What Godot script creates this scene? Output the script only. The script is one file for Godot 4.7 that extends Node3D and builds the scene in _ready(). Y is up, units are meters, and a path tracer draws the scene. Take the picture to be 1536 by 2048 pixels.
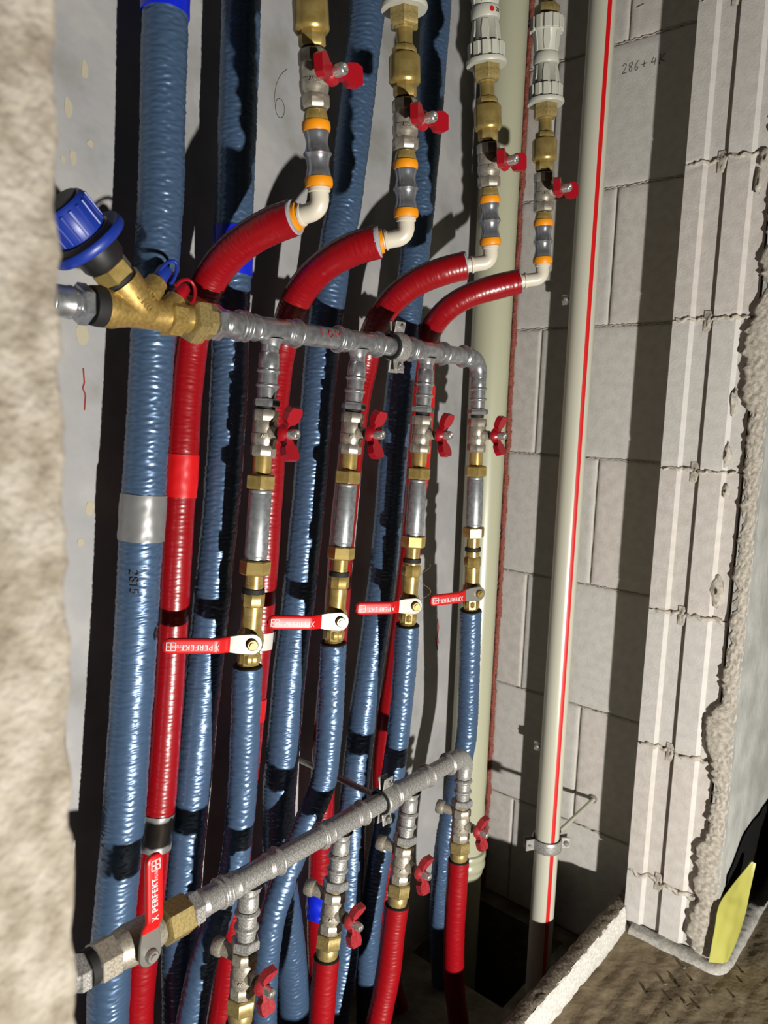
extends Node3D
# Pipe shaft seen through its opening. World axes: x runs along the back wall (z = 0) to the
# corner with the block wall (x = 0), y is up, z points out into the room. Units are metres.

const FLOOR_Y := -0.115     # screed of the room
const SLAB_Y := -0.24       # raw slab inside the shaft
const FRONT_IN := 0.353     # inner face of the shaft's front wall
const FRONT_OUT := 0.517    # plastered outer face
const PIER_X := -0.069      # end face of the right-hand stub of the front wall
const JAMB_X := -1.207      # end of the left-hand part of the front wall
const TOP_Y := 2.4

var M := {}
var taken := {}
var wave := FastNoiseLite.new()

# ------------------------------------------------------------------ scene helpers
func numbered(called: String) -> String:
	taken[called] = taken.get(called, -1) + 1
	return called if taken[called] == 0 else "%s_%03d" % [called, taken[called]]

func tag(o: Node, label: String, category: String, group := "") -> void:
	o.set_meta("label", label)
	o.set_meta("category", category)
	if group != "":
		o.set_meta("group", group)

func thing(called: String, label: String, category: String, xf := Transform3D(), group := "") -> Node3D:
	var o := Node3D.new()
	o.name = numbered(called)
	add_child(o)
	o.transform = xf
	tag(o, label, category, group)
	return o

func part(called: String, mesh: Mesh, mat: Material, parent: Node, xf := Transform3D(), label := "") -> MeshInstance3D:
	var o := MeshInstance3D.new()
	o.name = called
	o.mesh = mesh
	o.material_override = mat
	o.transform = xf
	o.cast_shadow = GeometryInstance3D.SHADOW_CASTING_SETTING_ON
	parent.add_child(o, true)
	if label != "":
		o.set_meta("label", label)
	return o

func structure(called: String, mesh: Mesh, mat: Material, label: String, category: String) -> MeshInstance3D:
	var o := part(called, mesh, mat, self)
	o.set_meta("kind", "structure")
	tag(o, label, category)
	return o

func copy(o: Node3D, called: String, label: String, xf: Transform3D) -> Node3D:
	var c: Node3D = o.duplicate()
	c.name = numbered(called)
	add_child(c)
	c.transform = xf
	c.set_meta("label", label)
	return c

# frame whose y axis points along d and whose z axis leans towards f
func frame(at: Vector3, d: Vector3, f := Vector3(0, 0, 1)) -> Transform3D:
	var y := d.normalized()
	var z := (f - y * f.dot(y))
	if z.length() < 0.001:
		z = Vector3(1, 0, 0) - y * y.x
	z = z.normalized()
	return Transform3D(Basis(y.cross(z), y, z), at)

func at(x: float, y: float, z: float) -> Transform3D:
	return Transform3D(Basis(), Vector3(x, y, z))

# ------------------------------------------------------------------ mesh helpers
class MB:
	var v := PackedVector3Array()
	var n := PackedVector3Array()
	var uv := PackedVector2Array()
	var i := PackedInt32Array()

	func tri(a: Vector3, b: Vector3, c: Vector3, out: Vector3) -> void:
		var g := (b - a).cross(c - a)
		var nn := g.normalized()
		if nn.dot(out) < 0.0:
			nn = -nn
		var k := v.size()
		v.append_array([a, b, c])
		n.append_array([nn, nn, nn])
		for p in [a, b, c]:
			uv.append(Vector2(p.x + p.z, p.y))
		if g.dot(nn) > 0.0:
			i.append_array([k, k + 2, k + 1])
		else:
			i.append_array([k, k + 1, k + 2])

	func quad(a: Vector3, b: Vector3, c: Vector3, d: Vector3, out: Vector3) -> void:
		tri(a, b, c, out)
		tri(a, c, d, out)

	func quad_n(p: Array, nn: Array, t: Array) -> void:
		var k := v.size()
		for j in 4:
			v.append(p[j])
			n.append(nn[j])
			uv.append(t[j])
		var g: Vector3 = (p[1] - p[0]).cross(p[2] - p[0]) + (p[2] - p[0]).cross(p[3] - p[0])
		var s: Vector3 = nn[0] + nn[1] + nn[2] + nn[3]
		if g.dot(s) > 0.0:
			i.append_array([k, k + 2, k + 1, k, k + 3, k + 2])
		else:
			i.append_array([k, k + 1, k + 2, k, k + 2, k + 3])

	# surface of revolution about the local y axis of xf; prof holds (radius, height)
	func lathe(prof: Array, sides := 24, xf := Transform3D(), phase := 0.0) -> void:
		var flat := sides <= 12
		var seg: Array = []
		for k in prof.size() - 1:
			var d: Vector2 = prof[k + 1] - prof[k]
			seg.append(Vector2(d.y, -d.x).normalized())
		for k in prof.size() - 1:
			var a: Vector2 = prof[k]
			var b: Vector2 = prof[k + 1]
			if a.distance_to(b) < 1e-7:
				continue
			var na: Vector2 = seg[k]
			var nb: Vector2 = seg[k]
			if k > 0 and seg[k - 1].dot(seg[k]) > 0.7:
				na = (seg[k - 1] + seg[k]).normalized()
			if k < seg.size() - 1 and seg[k + 1].dot(seg[k]) > 0.7:
				nb = (seg[k + 1] + seg[k]).normalized()
			for j in sides:
				var t0 := TAU * (j + phase) / sides
				var t1 := TAU * (j + 1 + phase) / sides
				var e0 := Vector3(cos(t0), 0, sin(t0))
				var e1 := Vector3(cos(t1), 0, sin(t1))
				var m := (e0 + e1).normalized()
				var f0 := m if flat else e0
				var f1 := m if flat else e1
				var up := Vector3.UP
				quad_n([xf * (e0 * a.x + up * a.y), xf * (e1 * a.x + up * a.y), xf * (e1 * b.x + up * b.y), xf * (e0 * b.x + up * b.y)],
					[xf.basis * (f0 * na.x + up * na.y), xf.basis * (f1 * na.x + up * na.y), xf.basis * (f1 * nb.x + up * nb.y), xf.basis * (f0 * nb.x + up * nb.y)],
					[Vector2(float(j) / sides, a.y), Vector2(float(j + 1) / sides, a.y), Vector2(float(j + 1) / sides, b.y), Vector2(float(j) / sides, b.y)])

	# box with chamfered edges between lo and hi
	func box(lo: Vector3, hi: Vector3, bev := 0.0, xf := Transform3D()) -> void:
		var c := (lo + hi) * 0.5
		var h := (hi - lo) * 0.5
		for ax in 3:
			var b := (ax + 1) % 3
			var d := (ax + 2) % 3
			for s in [-1.0, 1.0]:
				var p: Array = []
				for q in [[-1, -1], [1, -1], [1, 1], [-1, 1]]:
					var w := Vector3.ZERO
					w[ax] = s * h[ax]
					w[b] = q[0] * (h[b] - bev)
					w[d] = q[1] * (h[d] - bev)
					p.append(xf * (c + w))
				var out := Vector3.ZERO
				out[ax] = s
				quad(p[0], p[1], p[2], p[3], xf.basis * out)
			if bev > 0.0:
				for sb in [-1.0, 1.0]:
					for sd in [-1.0, 1.0]:
						var out2 := Vector3.ZERO
						out2[b] = sb
						out2[d] = sd
						var p2: Array = []
						for q in [[-1, 0], [1, 0], [1, 1], [-1, 1]]:
							var w2 := Vector3.ZERO
							w2[ax] = q[0] * (h[ax] - bev)
							w2[b] = sb * (h[b] if q[1] == 0 else h[b] - bev)
							w2[d] = sd * (h[d] - bev if q[1] == 0 else h[d])
							p2.append(xf * (c + w2))
						quad(p2[0], p2[1], p2[2], p2[3], xf.basis * out2)
		if bev > 0.0:
			for sx in [-1.0, 1.0]:
				for sy in [-1.0, 1.0]:
					for sz in [-1.0, 1.0]:
						var s3 := Vector3(sx, sy, sz)
						var q0 := Vector3(h.x, h.y - bev, h.z - bev) * s3
						var q1 := Vector3(h.x - bev, h.y, h.z - bev) * s3
						var q2 := Vector3(h.x - bev, h.y - bev, h.z) * s3
						tri(xf * (c + q0), xf * (c + q1), xf * (c + q2), xf.basis * s3)

	# outline in the local xy plane pushed out from z = 0 to z = deep, with a small chamfer on the front
	func prism(poly: PackedVector2Array, deep: float, bev: float, xf := Transform3D()) -> void:
		var inner := poly
		if bev > 0.0:
			var off := Geometry2D.offset_polygon(poly, -bev)
			if off.size() > 0 and off[0].size() == poly.size():
				inner = off[0]
				# line the inset up with the outline
				var best := 0
				for k in inner.size():
					if inner[k].distance_to(poly[0]) < inner[best].distance_to(poly[0]):
						best = k
				var turned := PackedVector2Array()
				for k in inner.size():
					turned.append(inner[(k + best) % inner.size()])
				inner = turned
			else:
				bev = 0.0
		var t := Geometry2D.triangulate_polygon(inner)
		for k in range(0, t.size(), 3):
			var a := inner[t[k]]
			var b := inner[t[k + 1]]
			var c := inner[t[k + 2]]
			tri(xf * Vector3(a.x, a.y, deep), xf * Vector3(b.x, b.y, deep), xf * Vector3(c.x, c.y, deep), xf.basis.z)
		t = Geometry2D.triangulate_polygon(poly)
		for k in range(0, t.size(), 3):
			var a2 := poly[t[k]]
			var b2 := poly[t[k + 1]]
			var c2 := poly[t[k + 2]]
			tri(xf * Vector3(a2.x, a2.y, 0), xf * Vector3(b2.x, b2.y, 0), xf * Vector3(c2.x, c2.y, 0), -xf.basis.z)
		var area := 0.0
		for k in poly.size():
			area += poly[k].cross(poly[(k + 1) % poly.size()])
		for k in poly.size():
			var p := poly[k]
			var q := poly[(k + 1) % poly.size()]
			var ip := inner[k]
			var iq := inner[(k + 1) % poly.size()]
			var out := Vector3(q.y - p.y, p.x - q.x, 0) * signf(area)
			quad(xf * Vector3(p.x, p.y, 0), xf * Vector3(q.x, q.y, 0), xf * Vector3(q.x, q.y, deep - bev), xf * Vector3(p.x, p.y, deep - bev), xf.basis * out)
			if bev > 0.0:
				quad(xf * Vector3(p.x, p.y, deep - bev), xf * Vector3(q.x, q.y, deep - bev), xf * Vector3(iq.x, iq.y, deep), xf * Vector3(ip.x, ip.y, deep), xf.basis * (out.normalized() + Vector3(0, 0, 1)))

	# rectangular sheet of points, rows x cols, with smooth normals
	func grid(p: PackedVector3Array, rows: int, cols: int, ring: bool, out_at: Vector3, scale_uv := Vector2.ONE) -> void:
		var k0 := v.size()
		for r in rows:
			for c in cols:
				var a := p[r * cols + (posmod(c - 1, cols - 1) if ring else maxi(c - 1, 0))]
				var b := p[r * cols + ((c + 1) % (cols - 1) if ring and c >= cols - 1 else mini(c + 1, cols - 1))]
				var d := p[maxi(r - 1, 0) * cols + c]
				var e := p[mini(r + 1, rows - 1) * cols + c]
				v.append(p[r * cols + c])
				n.append((b - a).cross(e - d).normalized())
				uv.append(Vector2(float(c) / (cols - 1), float(r)) * scale_uv)
		# normals look away from out_at's side chosen by the caller
		var sign := 0.0
		var mid := (rows / 2) * cols + cols / 3
		sign = n[k0 + mid].dot(p[mid] - out_at)
		if sign < 0.0:
			for k in range(k0, n.size()):
				n[k] = -n[k]
		for r in rows - 1:
			for c in cols - 1:
				var a2 := k0 + r * cols + c
				var b2 := a2 + 1
				var c2 := a2 + cols + 1
				var d2 := a2 + cols
				if sign < 0.0:
					i.append_array([a2, b2, c2, a2, c2, d2])
				else:
					i.append_array([a2, c2, b2, a2, d2, c2])

	func done() -> ArrayMesh:
		var arr := []
		arr.resize(Mesh.ARRAY_MAX)
		arr[Mesh.ARRAY_VERTEX] = v
		arr[Mesh.ARRAY_NORMAL] = n
		arr[Mesh.ARRAY_TEX_UV] = uv
		arr[Mesh.ARRAY_INDEX] = i
		var m := ArrayMesh.new()
		m.add_surface_from_arrays(Mesh.PRIMITIVE_TRIANGLES, arr)
		return m

func turned(prof: Array, sides := 28, phase := 0.0) -> ArrayMesh:
	var b := MB.new()
	b.lathe(prof, sides, Transform3D(), phase)
	return b.done()

func P2(r: float, y: float) -> Vector2:
	return Vector2(r, y)

func hexa(rad: float, y0: float, y1: float, hole := 0.0) -> Array:
	var c := minf(0.0018, (y1 - y0) * 0.25)
	return [P2(hole, y0), P2(rad * 0.9, y0), P2(rad, y0 + c), P2(rad, y1 - c), P2(rad * 0.9, y1), P2(hole, y1)]

func ringed(r0: float, r1: float, y0: float, y1: float) -> Array:
	# a rounded bead between y0 and y1 standing from r0 out to r1
	var out: Array = []
	for k in 7:
		var t := k / 6.0
		out.append(P2(r0 + (r1 - r0) * sin(PI * t), lerpf(y0, y1, t)))
	return out

# smooth path through points, at steps of about `fine` between y_lo and y_hi and `coarse` outside
func path(pts: Array, fine: float, coarse: float, y_lo: float, y_hi: float) -> PackedVector3Array:
	var out := PackedVector3Array()
	for k in pts.size() - 1:
		var p0: Vector3 = pts[maxi(k - 1, 0)]
		var p1: Vector3 = pts[k]
		var p2: Vector3 = pts[k + 1]
		var p3: Vector3 = pts[mini(k + 2, pts.size() - 1)]
		var l := p1.distance_to(p2)
		var m := (p1.y + p2.y) * 0.5
		var st := fine if (maxf(p1.y, p2.y) > y_lo and minf(p1.y, p2.y) < y_hi) else coarse
		if m > y_hi + 0.3 or m < y_lo - 0.3:
			st = coarse
		var c := maxi(1, ceili(l / st))
		# tangents scaled to the chord lengths
		var t1 := (p2 - p0) / maxf(p0.distance_to(p1) + l, 1e-6) * l
		var t2 := (p3 - p1) / maxf(p2.distance_to(p3) + l, 1e-6) * l
		for j in c:
			var t := float(j) / c
			var t_2 := t * t
			var t_3 := t_2 * t
			out.append(p1 * (2 * t_3 - 3 * t_2 + 1) + t1 * (t_3 - 2 * t_2 + t) + p2 * (-2 * t_3 + 3 * t_2) + t2 * (t_3 - t_2))
	out.append(pts[pts.size() - 1])
	return out

# tube along a path; amp is the depth of the wrinkles, along / around their pitch per metre
func tube(line: PackedVector3Array, r: float, sides: int, amp := 0.0, along := 200.0, around := 50.0, swell := 0.0, seed_at := 0.0) -> ArrayMesh:
	var b := MB.new()
	var rows := line.size()
	var cols := sides + 1
	var p := PackedVector3Array()
	p.resize(rows * cols)
	var s := 0.0
	var d := (line[1] - line[0]).normalized()
	var u := d.cross(Vector3(0, 0, 1))
	if u.length() < 0.1:
		u = d.cross(Vector3(1, 0, 0))
	u = u.normalized()
	for k in rows:
		var dd := (line[mini(k + 1, rows - 1)] - line[maxi(k - 1, 0)]).normalized()
		u = (u - dd * u.dot(dd)).normalized()
		var w := dd.cross(u)
		if k > 0:
			s += line[k].distance_to(line[k - 1])
		var rr := r
		if swell > 0.0:
			rr += swell * wave.get_noise_2d(s * 14.0, seed_at)
		for c in cols:
			var t := TAU * (c % sides) / sides
			var e := u * cos(t) + w * sin(t)
			var q := rr
			if amp > 0.0:
				q += amp * wave.get_noise_3d(e.x * r * around + seed_at, e.z * r * around + e.y * 0.7, s * along)
			p[k * cols + c] = line[k] + e * q
	b.grid(p, rows, cols, true, line[rows / 2], Vector2(1.0, 1.0 / rows))
	# closed ends
	for e2 in [0, rows - 1]:
		var o := (line[0] - line[1]) if e2 == 0 else (line[rows - 1] - line[rows - 2])
		for c in sides:
			b.tri(line[e2], p[e2 * cols + c], p[e2 * cols + c + 1], o)
	return b.done()

# the stretch of a path between two heights
func between(line: PackedVector3Array, y0: float, y1: float) -> PackedVector3Array:
	var out := PackedVector3Array()
	for q in line:
		if q.y >= y0 and q.y <= y1:
			out.append(q)
	return out

func strokes(lines: Array, r: float) -> ArrayMesh:
	var b := MB.new()
	for l in lines:
		for k in l.size() - 1:
			var a: Vector3 = l[k]
			var c: Vector3 = l[k + 1]
			var f := frame(a, c - a)
			b.lathe([P2(0, -r * 0.5), P2(r, 0), P2(r, a.distance_to(c)), P2(0, a.distance_to(c) + r * 0.5)], 5, f)
	return b.done()

func text(words: String, size: float, deep := 0.0004, bold := false) -> TextMesh:
	var t := TextMesh.new()
	var fnt := SystemFont.new()
	fnt.font_names = PackedStringArray(["Droid Sans"])
	if bold:
		fnt.font_weight = 700
	t.font = fnt
	t.text = words
	t.font_size = 32
	t.pixel_size = size / 32.0
	t.depth = deep
	t.curve_step = 2.0
	return t

# ------------------------------------------------------------------ materials
func noise_image(seed_no: int, freq: float, px: int, octaves := 4, kind := FastNoiseLite.TYPE_SIMPLEX_SMOOTH) -> Image:
	var f := FastNoiseLite.new()
	f.seed = seed_no
	f.frequency = freq
	f.noise_type = kind
	f.fractal_octaves = octaves
	return f.get_seamless_image(px, px)

func tint_texture(img: Image, stops: Array) -> ImageTexture:
	var g := Gradient.new()
	g.offsets = PackedFloat32Array(stops.map(func(s): return s[0]))
	g.colors = PackedColorArray(stops.map(func(s): return s[1]))
	var w := img.get_width()
	var o := Image.create(w, w, false, Image.FORMAT_RGB8)
	for y in w:
		for x in w:
			o.set_pixel(x, y, g.sample(img.get_pixel(x, y).r))
	o.generate_mipmaps()
	return ImageTexture.create_from_image(o)

func bump_texture(img: Image, strength: float) -> ImageTexture:
	var o: Image = img.duplicate()
	o.convert(Image.FORMAT_RGBA8)
	o.bump_map_to_normal_map(strength)
	return ImageTexture.create_from_image(o)

func plain(c: Color, rough: float, metal := 0.0, spec := 0.5) -> StandardMaterial3D:
	var m := StandardMaterial3D.new()
	m.albedo_color = c
	m.roughness = rough
	m.metallic = metal
	m.metallic_specular = spec
	return m

func mineral(stops: Array, seed_no: int, scale_m: float, rough: float, bump: float, freq := 0.012, px := 384) -> StandardMaterial3D:
	var m := plain(Color.WHITE, rough)
	m.albedo_texture = tint_texture(noise_image(seed_no, freq, px, 5), stops)
	m.normal_enabled = true
	m.normal_texture = bump_texture(noise_image(seed_no + 7, freq * 5.0, px, 4), bump)
	m.uv1_triplanar = true
	m.uv1_world_triplanar = true
	m.uv1_scale = Vector3.ONE / scale_m
	return m

func metal(c0: Color, c1: Color, seed_no: int, rough: float, metallic: float, scale_m := 0.06, bump := 0.0) -> StandardMaterial3D:
	var m := plain(Color.WHITE, rough, metallic)
	var img := noise_image(seed_no, 0.02, 192, 4)
	m.albedo_texture = tint_texture(img, [[0.25, c0], [0.7, c1]])
	m.uv1_triplanar = true
	m.uv1_scale = Vector3.ONE / scale_m
	if bump > 0.0:
		m.normal_enabled = true
		m.normal_texture = bump_texture(noise_image(seed_no + 3, 0.05, 192, 3), bump * 4.0)
		m.normal_scale = 0.3
	return m

func make_materials() -> void:
	M.concrete = mineral([[0.1, Color(0.495, 0.491, 0.477)], [0.4, Color(0.558, 0.558, 0.562)], [0.6, Color(0.572, 0.567, 0.567)], [0.8, Color(0.603, 0.599, 0.590)]], 11, 0.7, 0.75, 0.3)
	M.block = mineral([[0.15, Color(0.675, 0.652, 0.625)], [0.5, Color(0.702, 0.679, 0.657)], [0.85, Color(0.725, 0.707, 0.684)]], 21, 0.3, 0.85, 0.35, 0.03)
	M.block_b = mineral([[0.15, Color(0.675, 0.661, 0.643)], [0.5, Color(0.702, 0.689, 0.670)], [0.85, Color(0.720, 0.707, 0.689)]], 25, 0.3, 0.85, 0.35, 0.03)
	M.mortar = mineral([[0.2, Color(0.612, 0.581, 0.531)], [0.8, Color(0.711, 0.689, 0.648)]], 31, 0.08, 0.95, 1.5, 0.04)
	M.plaster_rough = mineral([[0.2, Color(0.540, 0.513, 0.468)], [0.5, Color(0.621, 0.594, 0.549)], [0.8, Color(0.684, 0.661, 0.621)]], 41, 0.12, 0.95, 1.6, 0.03)
	M.plaster = mineral([[0.2, Color(0.540, 0.540, 0.522)], [0.8, Color(0.621, 0.621, 0.603)]], 45, 0.5, 0.85, 0.6)
	M.jamb = mineral([[0.15, Color(0.423, 0.387, 0.333)], [0.45, Color(0.504, 0.473, 0.423)], [0.8, Color(0.576, 0.549, 0.508)]], 51, 0.22, 0.95, 3.0, 0.018)
	M.screed = mineral([[0.15, Color(0.477, 0.419, 0.324)], [0.5, Color(0.540, 0.482, 0.383)], [0.85, Color(0.603, 0.544, 0.446)]], 61, 0.35, 0.92, 0.5, 0.016)
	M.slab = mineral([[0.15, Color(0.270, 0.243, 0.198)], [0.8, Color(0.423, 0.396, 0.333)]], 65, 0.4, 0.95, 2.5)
	M.foam_strip = mineral([[0.2, Color(0.666, 0.648, 0.621)], [0.8, Color(0.810, 0.801, 0.774)]], 71, 0.08, 0.9, 1.4, 0.03)
	M.foam_grey = mineral([[0.2, Color(0.522, 0.508, 0.486)], [0.8, Color(0.684, 0.675, 0.648)]], 73, 0.08, 0.9, 1.4, 0.03)
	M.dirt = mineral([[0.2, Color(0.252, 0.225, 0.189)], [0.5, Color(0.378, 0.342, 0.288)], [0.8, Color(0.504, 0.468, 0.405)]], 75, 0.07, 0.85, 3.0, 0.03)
	M.pu_foam = mineral([[0.2, Color(0.324, 0.126, 0.090)], [0.8, Color(0.594, 0.324, 0.252)]], 79, 0.05, 0.8, 2.0, 0.04)
	M.crumb = plain(Color(0.17, 0.145, 0.11), 0.95)
	M.room = plain(Color(0.270, 0.261, 0.243), 0.9)
	M.blue = plain(Color(0.285, 0.375, 0.49), 0.33, 0.42)
	M.red = plain(Color(0.513, 0.027, 0.063), 0.30)
	M.blue_tape = plain(Color(0.045, 0.126, 0.720), 0.35)
	M.red_tape = plain(Color(0.738, 0.045, 0.063), 0.40)
	M.silver_tape = plain(Color(0.540, 0.540, 0.540), 0.38, 0.5)
	M.zinc = metal(Color(0.594, 0.603, 0.612), Color(0.720, 0.729, 0.738), 81, 0.28, 0.8, 0.05, 0.0)
	M.zinc_dirty = metal(Color(0.50, 0.49, 0.475), Color(0.72, 0.715, 0.70), 85, 0.38, 0.55, 0.009, 0.0)
	M.tube_zinc = metal(Color(0.540, 0.558, 0.567), Color(0.648, 0.666, 0.675), 87, 0.38, 0.7, 0.04, 0.0)
	M.nickel = metal(Color(0.612, 0.585, 0.531), Color(0.720, 0.693, 0.639), 89, 0.33, 0.7, 0.03, 0.0)
	M.nickel_dirty = metal(Color(0.540, 0.513, 0.459), Color(0.675, 0.648, 0.594), 93, 0.42, 0.5, 0.012, 0.0)
	M.brass = metal(Color(0.630, 0.540, 0.306), Color(0.711, 0.621, 0.387), 95, 0.3, 0.6, 0.05, 0.0)
	M.brass_cast = metal(Color(0.612, 0.504, 0.270), Color(0.711, 0.603, 0.360), 97, 0.42, 0.65, 0.02, 0.06)
	M.brass_dirty = metal(Color(0.567, 0.495, 0.306), Color(0.666, 0.594, 0.396), 99, 0.38, 0.55, 0.014, 0.0)
	M.steel_press = metal(Color(0.58, 0.59, 0.61), Color(0.68, 0.69, 0.71), 101, 0.23, 0.8, 0.05)
	M.chrome = plain(Color(0.720, 0.711, 0.693), 0.24, 0.75)
	M.plate_steel = plain(Color(0.50, 0.49, 0.47), 0.42, 0.8)
	M.handle_red = plain(Color(0.54, 0.04, 0.095), 0.34)
	M.lever_red = plain(Color(0.720, 0.054, 0.063), 0.38)
	M.handle_dusty = metal(Color(0.522, 0.054, 0.090), Color(0.558, 0.180, 0.198), 105, 0.5, 0.0, 0.02)
	M.print_white = plain(Color(0.774, 0.720, 0.720), 0.6)
	M.rubber = plain(Color(0.041, 0.041, 0.042), 0.75)
	M.black_plastic = plain(Color(0.090, 0.090, 0.095), 0.45)
	M.blue_plastic = plain(Color(0.081, 0.180, 0.522), 0.40)
	M.white_plastic = plain(Color(0.747, 0.720, 0.657), 0.35)
	M.ppr = plain(Color(0.657, 0.657, 0.612), 0.42)
	M.yellow_ring = plain(Color(0.837, 0.522, 0.045), 0.42)
	M.foam = mineral([[0.2, Color(0.468, 0.477, 0.504)], [0.8, Color(0.648, 0.657, 0.684)]], 107, 0.02, 0.9, 2.0, 0.05)
	M.waste_pipe = plain(Color(0.630, 0.630, 0.540), 0.32)
	M.drain_pipe = plain(Color(0.666, 0.661, 0.603), 0.30)
	M.stripe = plain(Color(0.702, 0.045, 0.054), 0.4)
	M.foil = plain(Color(0.612, 0.599, 0.297), 0.42)
	M.foil.backlight_enabled = true
	M.foil.backlight = Color(0.25, 0.24, 0.08)
	M.sack = plain(Color(0.013, 0.068, 0.045), 0.25)
	M.dark_sheet = plain(Color(0.063, 0.063, 0.063), 0.5)
	M.pencil = plain(Color(0.198, 0.189, 0.180), 0.8)
	M.red_chalk = plain(Color(0.558, 0.198, 0.144), 0.9)
	M.red_marker = plain(Color(0.495, 0.090, 0.126), 0.6)
	M.sticker = plain(Color(0.756, 0.747, 0.720), 0.5)
	M.lamp_body = plain(Color(0.108, 0.108, 0.108), 0.5)
	M.hemp = plain(Color(0.450, 0.378, 0.243), 0.8)
	M.lamp_glow = plain(Color(1, 1, 1), 0.5)
	M.lamp_glow.emission_enabled = true
	M.lamp_glow.emission = Color(1.0, 0.95, 0.87)
	M.lamp_glow.emission_energy_multiplier = 6.0

# ------------------------------------------------------------------ building
func _ready() -> void:
	wave.seed = 4
	wave.frequency = 1.0
	wave.noise_type = FastNoiseLite.TYPE_SIMPLEX_SMOOTH
	wave.fractal_type = FastNoiseLite.FRACTAL_NONE
	# camera
	var cam := Camera3D.new()
	cam.name = "camera"
	add_child(cam)
	cam.transform = Transform3D(Basis(Vector3(0.64873951, 0.03405003, 0.76024842), Vector3(0.07817258, 0.99073224, -0.11107962), Vector3(-0.75698487, 0.13149232, 0.64006536)).orthonormalized(), Vector3(-1.37579633, 0.82435422, 0.83340088))
	cam.near = 0.02
	cam.far = 30.0
	var lens := CameraAttributesPhysical.new()
	lens.frustum_focal_length = 17.65
	lens.frustum_focus_distance = 0.98
	lens.exposure_aperture = 4.6
	cam.attributes = lens
	cam.fov = 68.42
	cam.current = true
	# environment: a closed building site, no daylight
	var env := Environment.new()
	env.background_mode = Environment.BG_COLOR
	env.background_color = Color(0, 0, 0)
	env.tonemap_mode = Environment.TONE_MAPPER_LINEAR
	env.tonemap_exposure = 1.0
	env.sdfgi_enabled = true
	env.ssao_enabled = true
	env.ssil_enabled = true
	var we := WorldEnvironment.new()
	we.name = "environment"
	we.environment = env
	add_child(we)

	make_materials()
	work_lamp(Vector3(-1.12, 0.07, 1.72), Vector3(-0.55, 0.72, 0.1), 5.7)

	build_shell()
	build_block_wall()
	build_pier()
	build_threshold()
	build_waste_pipes()
	build_risers()
	build_upper_manifold()
	build_lower_manifold()
	build_drops()
	build_columns()
	build_lower_drops()
	build_balancing_valve()
	build_site_waste()

func work_lamp(p: Vector3, to: Vector3, power: float) -> void:
	var f := frame(p, to - p, Vector3.UP)
	var l := thing("work_lamp", "small floor-standing work lamp behind the photographer", "lamp", f)
	var b := MB.new()
	b.box(Vector3(-0.06, -0.05, -0.05), Vector3(0.06, -0.006, 0.05), 0.006)
	part("housing", b.done(), M.lamp_body, l)
	b = MB.new()
	b.box(Vector3(-0.03, -0.0055, -0.03), Vector3(0.03, -0.003, 0.03), 0.0)
	part("glass", b.done(), M.lamp_glow, l)
	b = MB.new()
	var down := l.transform.affine_inverse()
	for s in [-1.0, 1.0]:
		var a: Vector3 = down * (p + Vector3(s * 0.068, 0, 0.03))
		var c: Vector3 = down * (Vector3(p.x + s * 0.068, FLOOR_Y + 0.006, p.z + 0.03))
		b.lathe([P2(0, 0), P2(0.006, 0), P2(0.006, a.distance_to(c)), P2(0, a.distance_to(c))], 10, frame(a, c - a))
		var foot: Vector3 = down * Vector3(p.x + s * 0.068, FLOOR_Y + 0.006, p.z - 0.05)
		var back: Vector3 = down * Vector3(p.x + s * 0.068, FLOOR_Y + 0.006, p.z + 0.10)
		b.lathe([P2(0, 0), P2(0.006, 0), P2(0.006, foot.distance_to(back)), P2(0, foot.distance_to(back))], 10, frame(foot, back - foot))
	part("stand", b.done(), M.lamp_body, l)
	var s := SpotLight3D.new()
	s.name = "lamp_light"
	s.light_color = Color(1.0, 0.985, 0.955)
	s.light_energy = power
	s.light_size = 0.022
	s.spot_angle = 50.0
	s.spot_angle_attenuation = 0.5
	s.spot_range = 12.0
	s.spot_attenuation = 2.0
	s.shadow_enabled = true
	l.add_child(s)
	s.position = Vector3(0, 0.004, 0)
	s.basis = Basis(Vector3(1, 0, 0), Vector3(0, 0, 1), Vector3(0, -1, 0))

func slabs(list: Array) -> ArrayMesh:
	var b := MB.new()
	for q in list:
		b.box(q[0], q[1], 0.0)
	return b.done()

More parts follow.
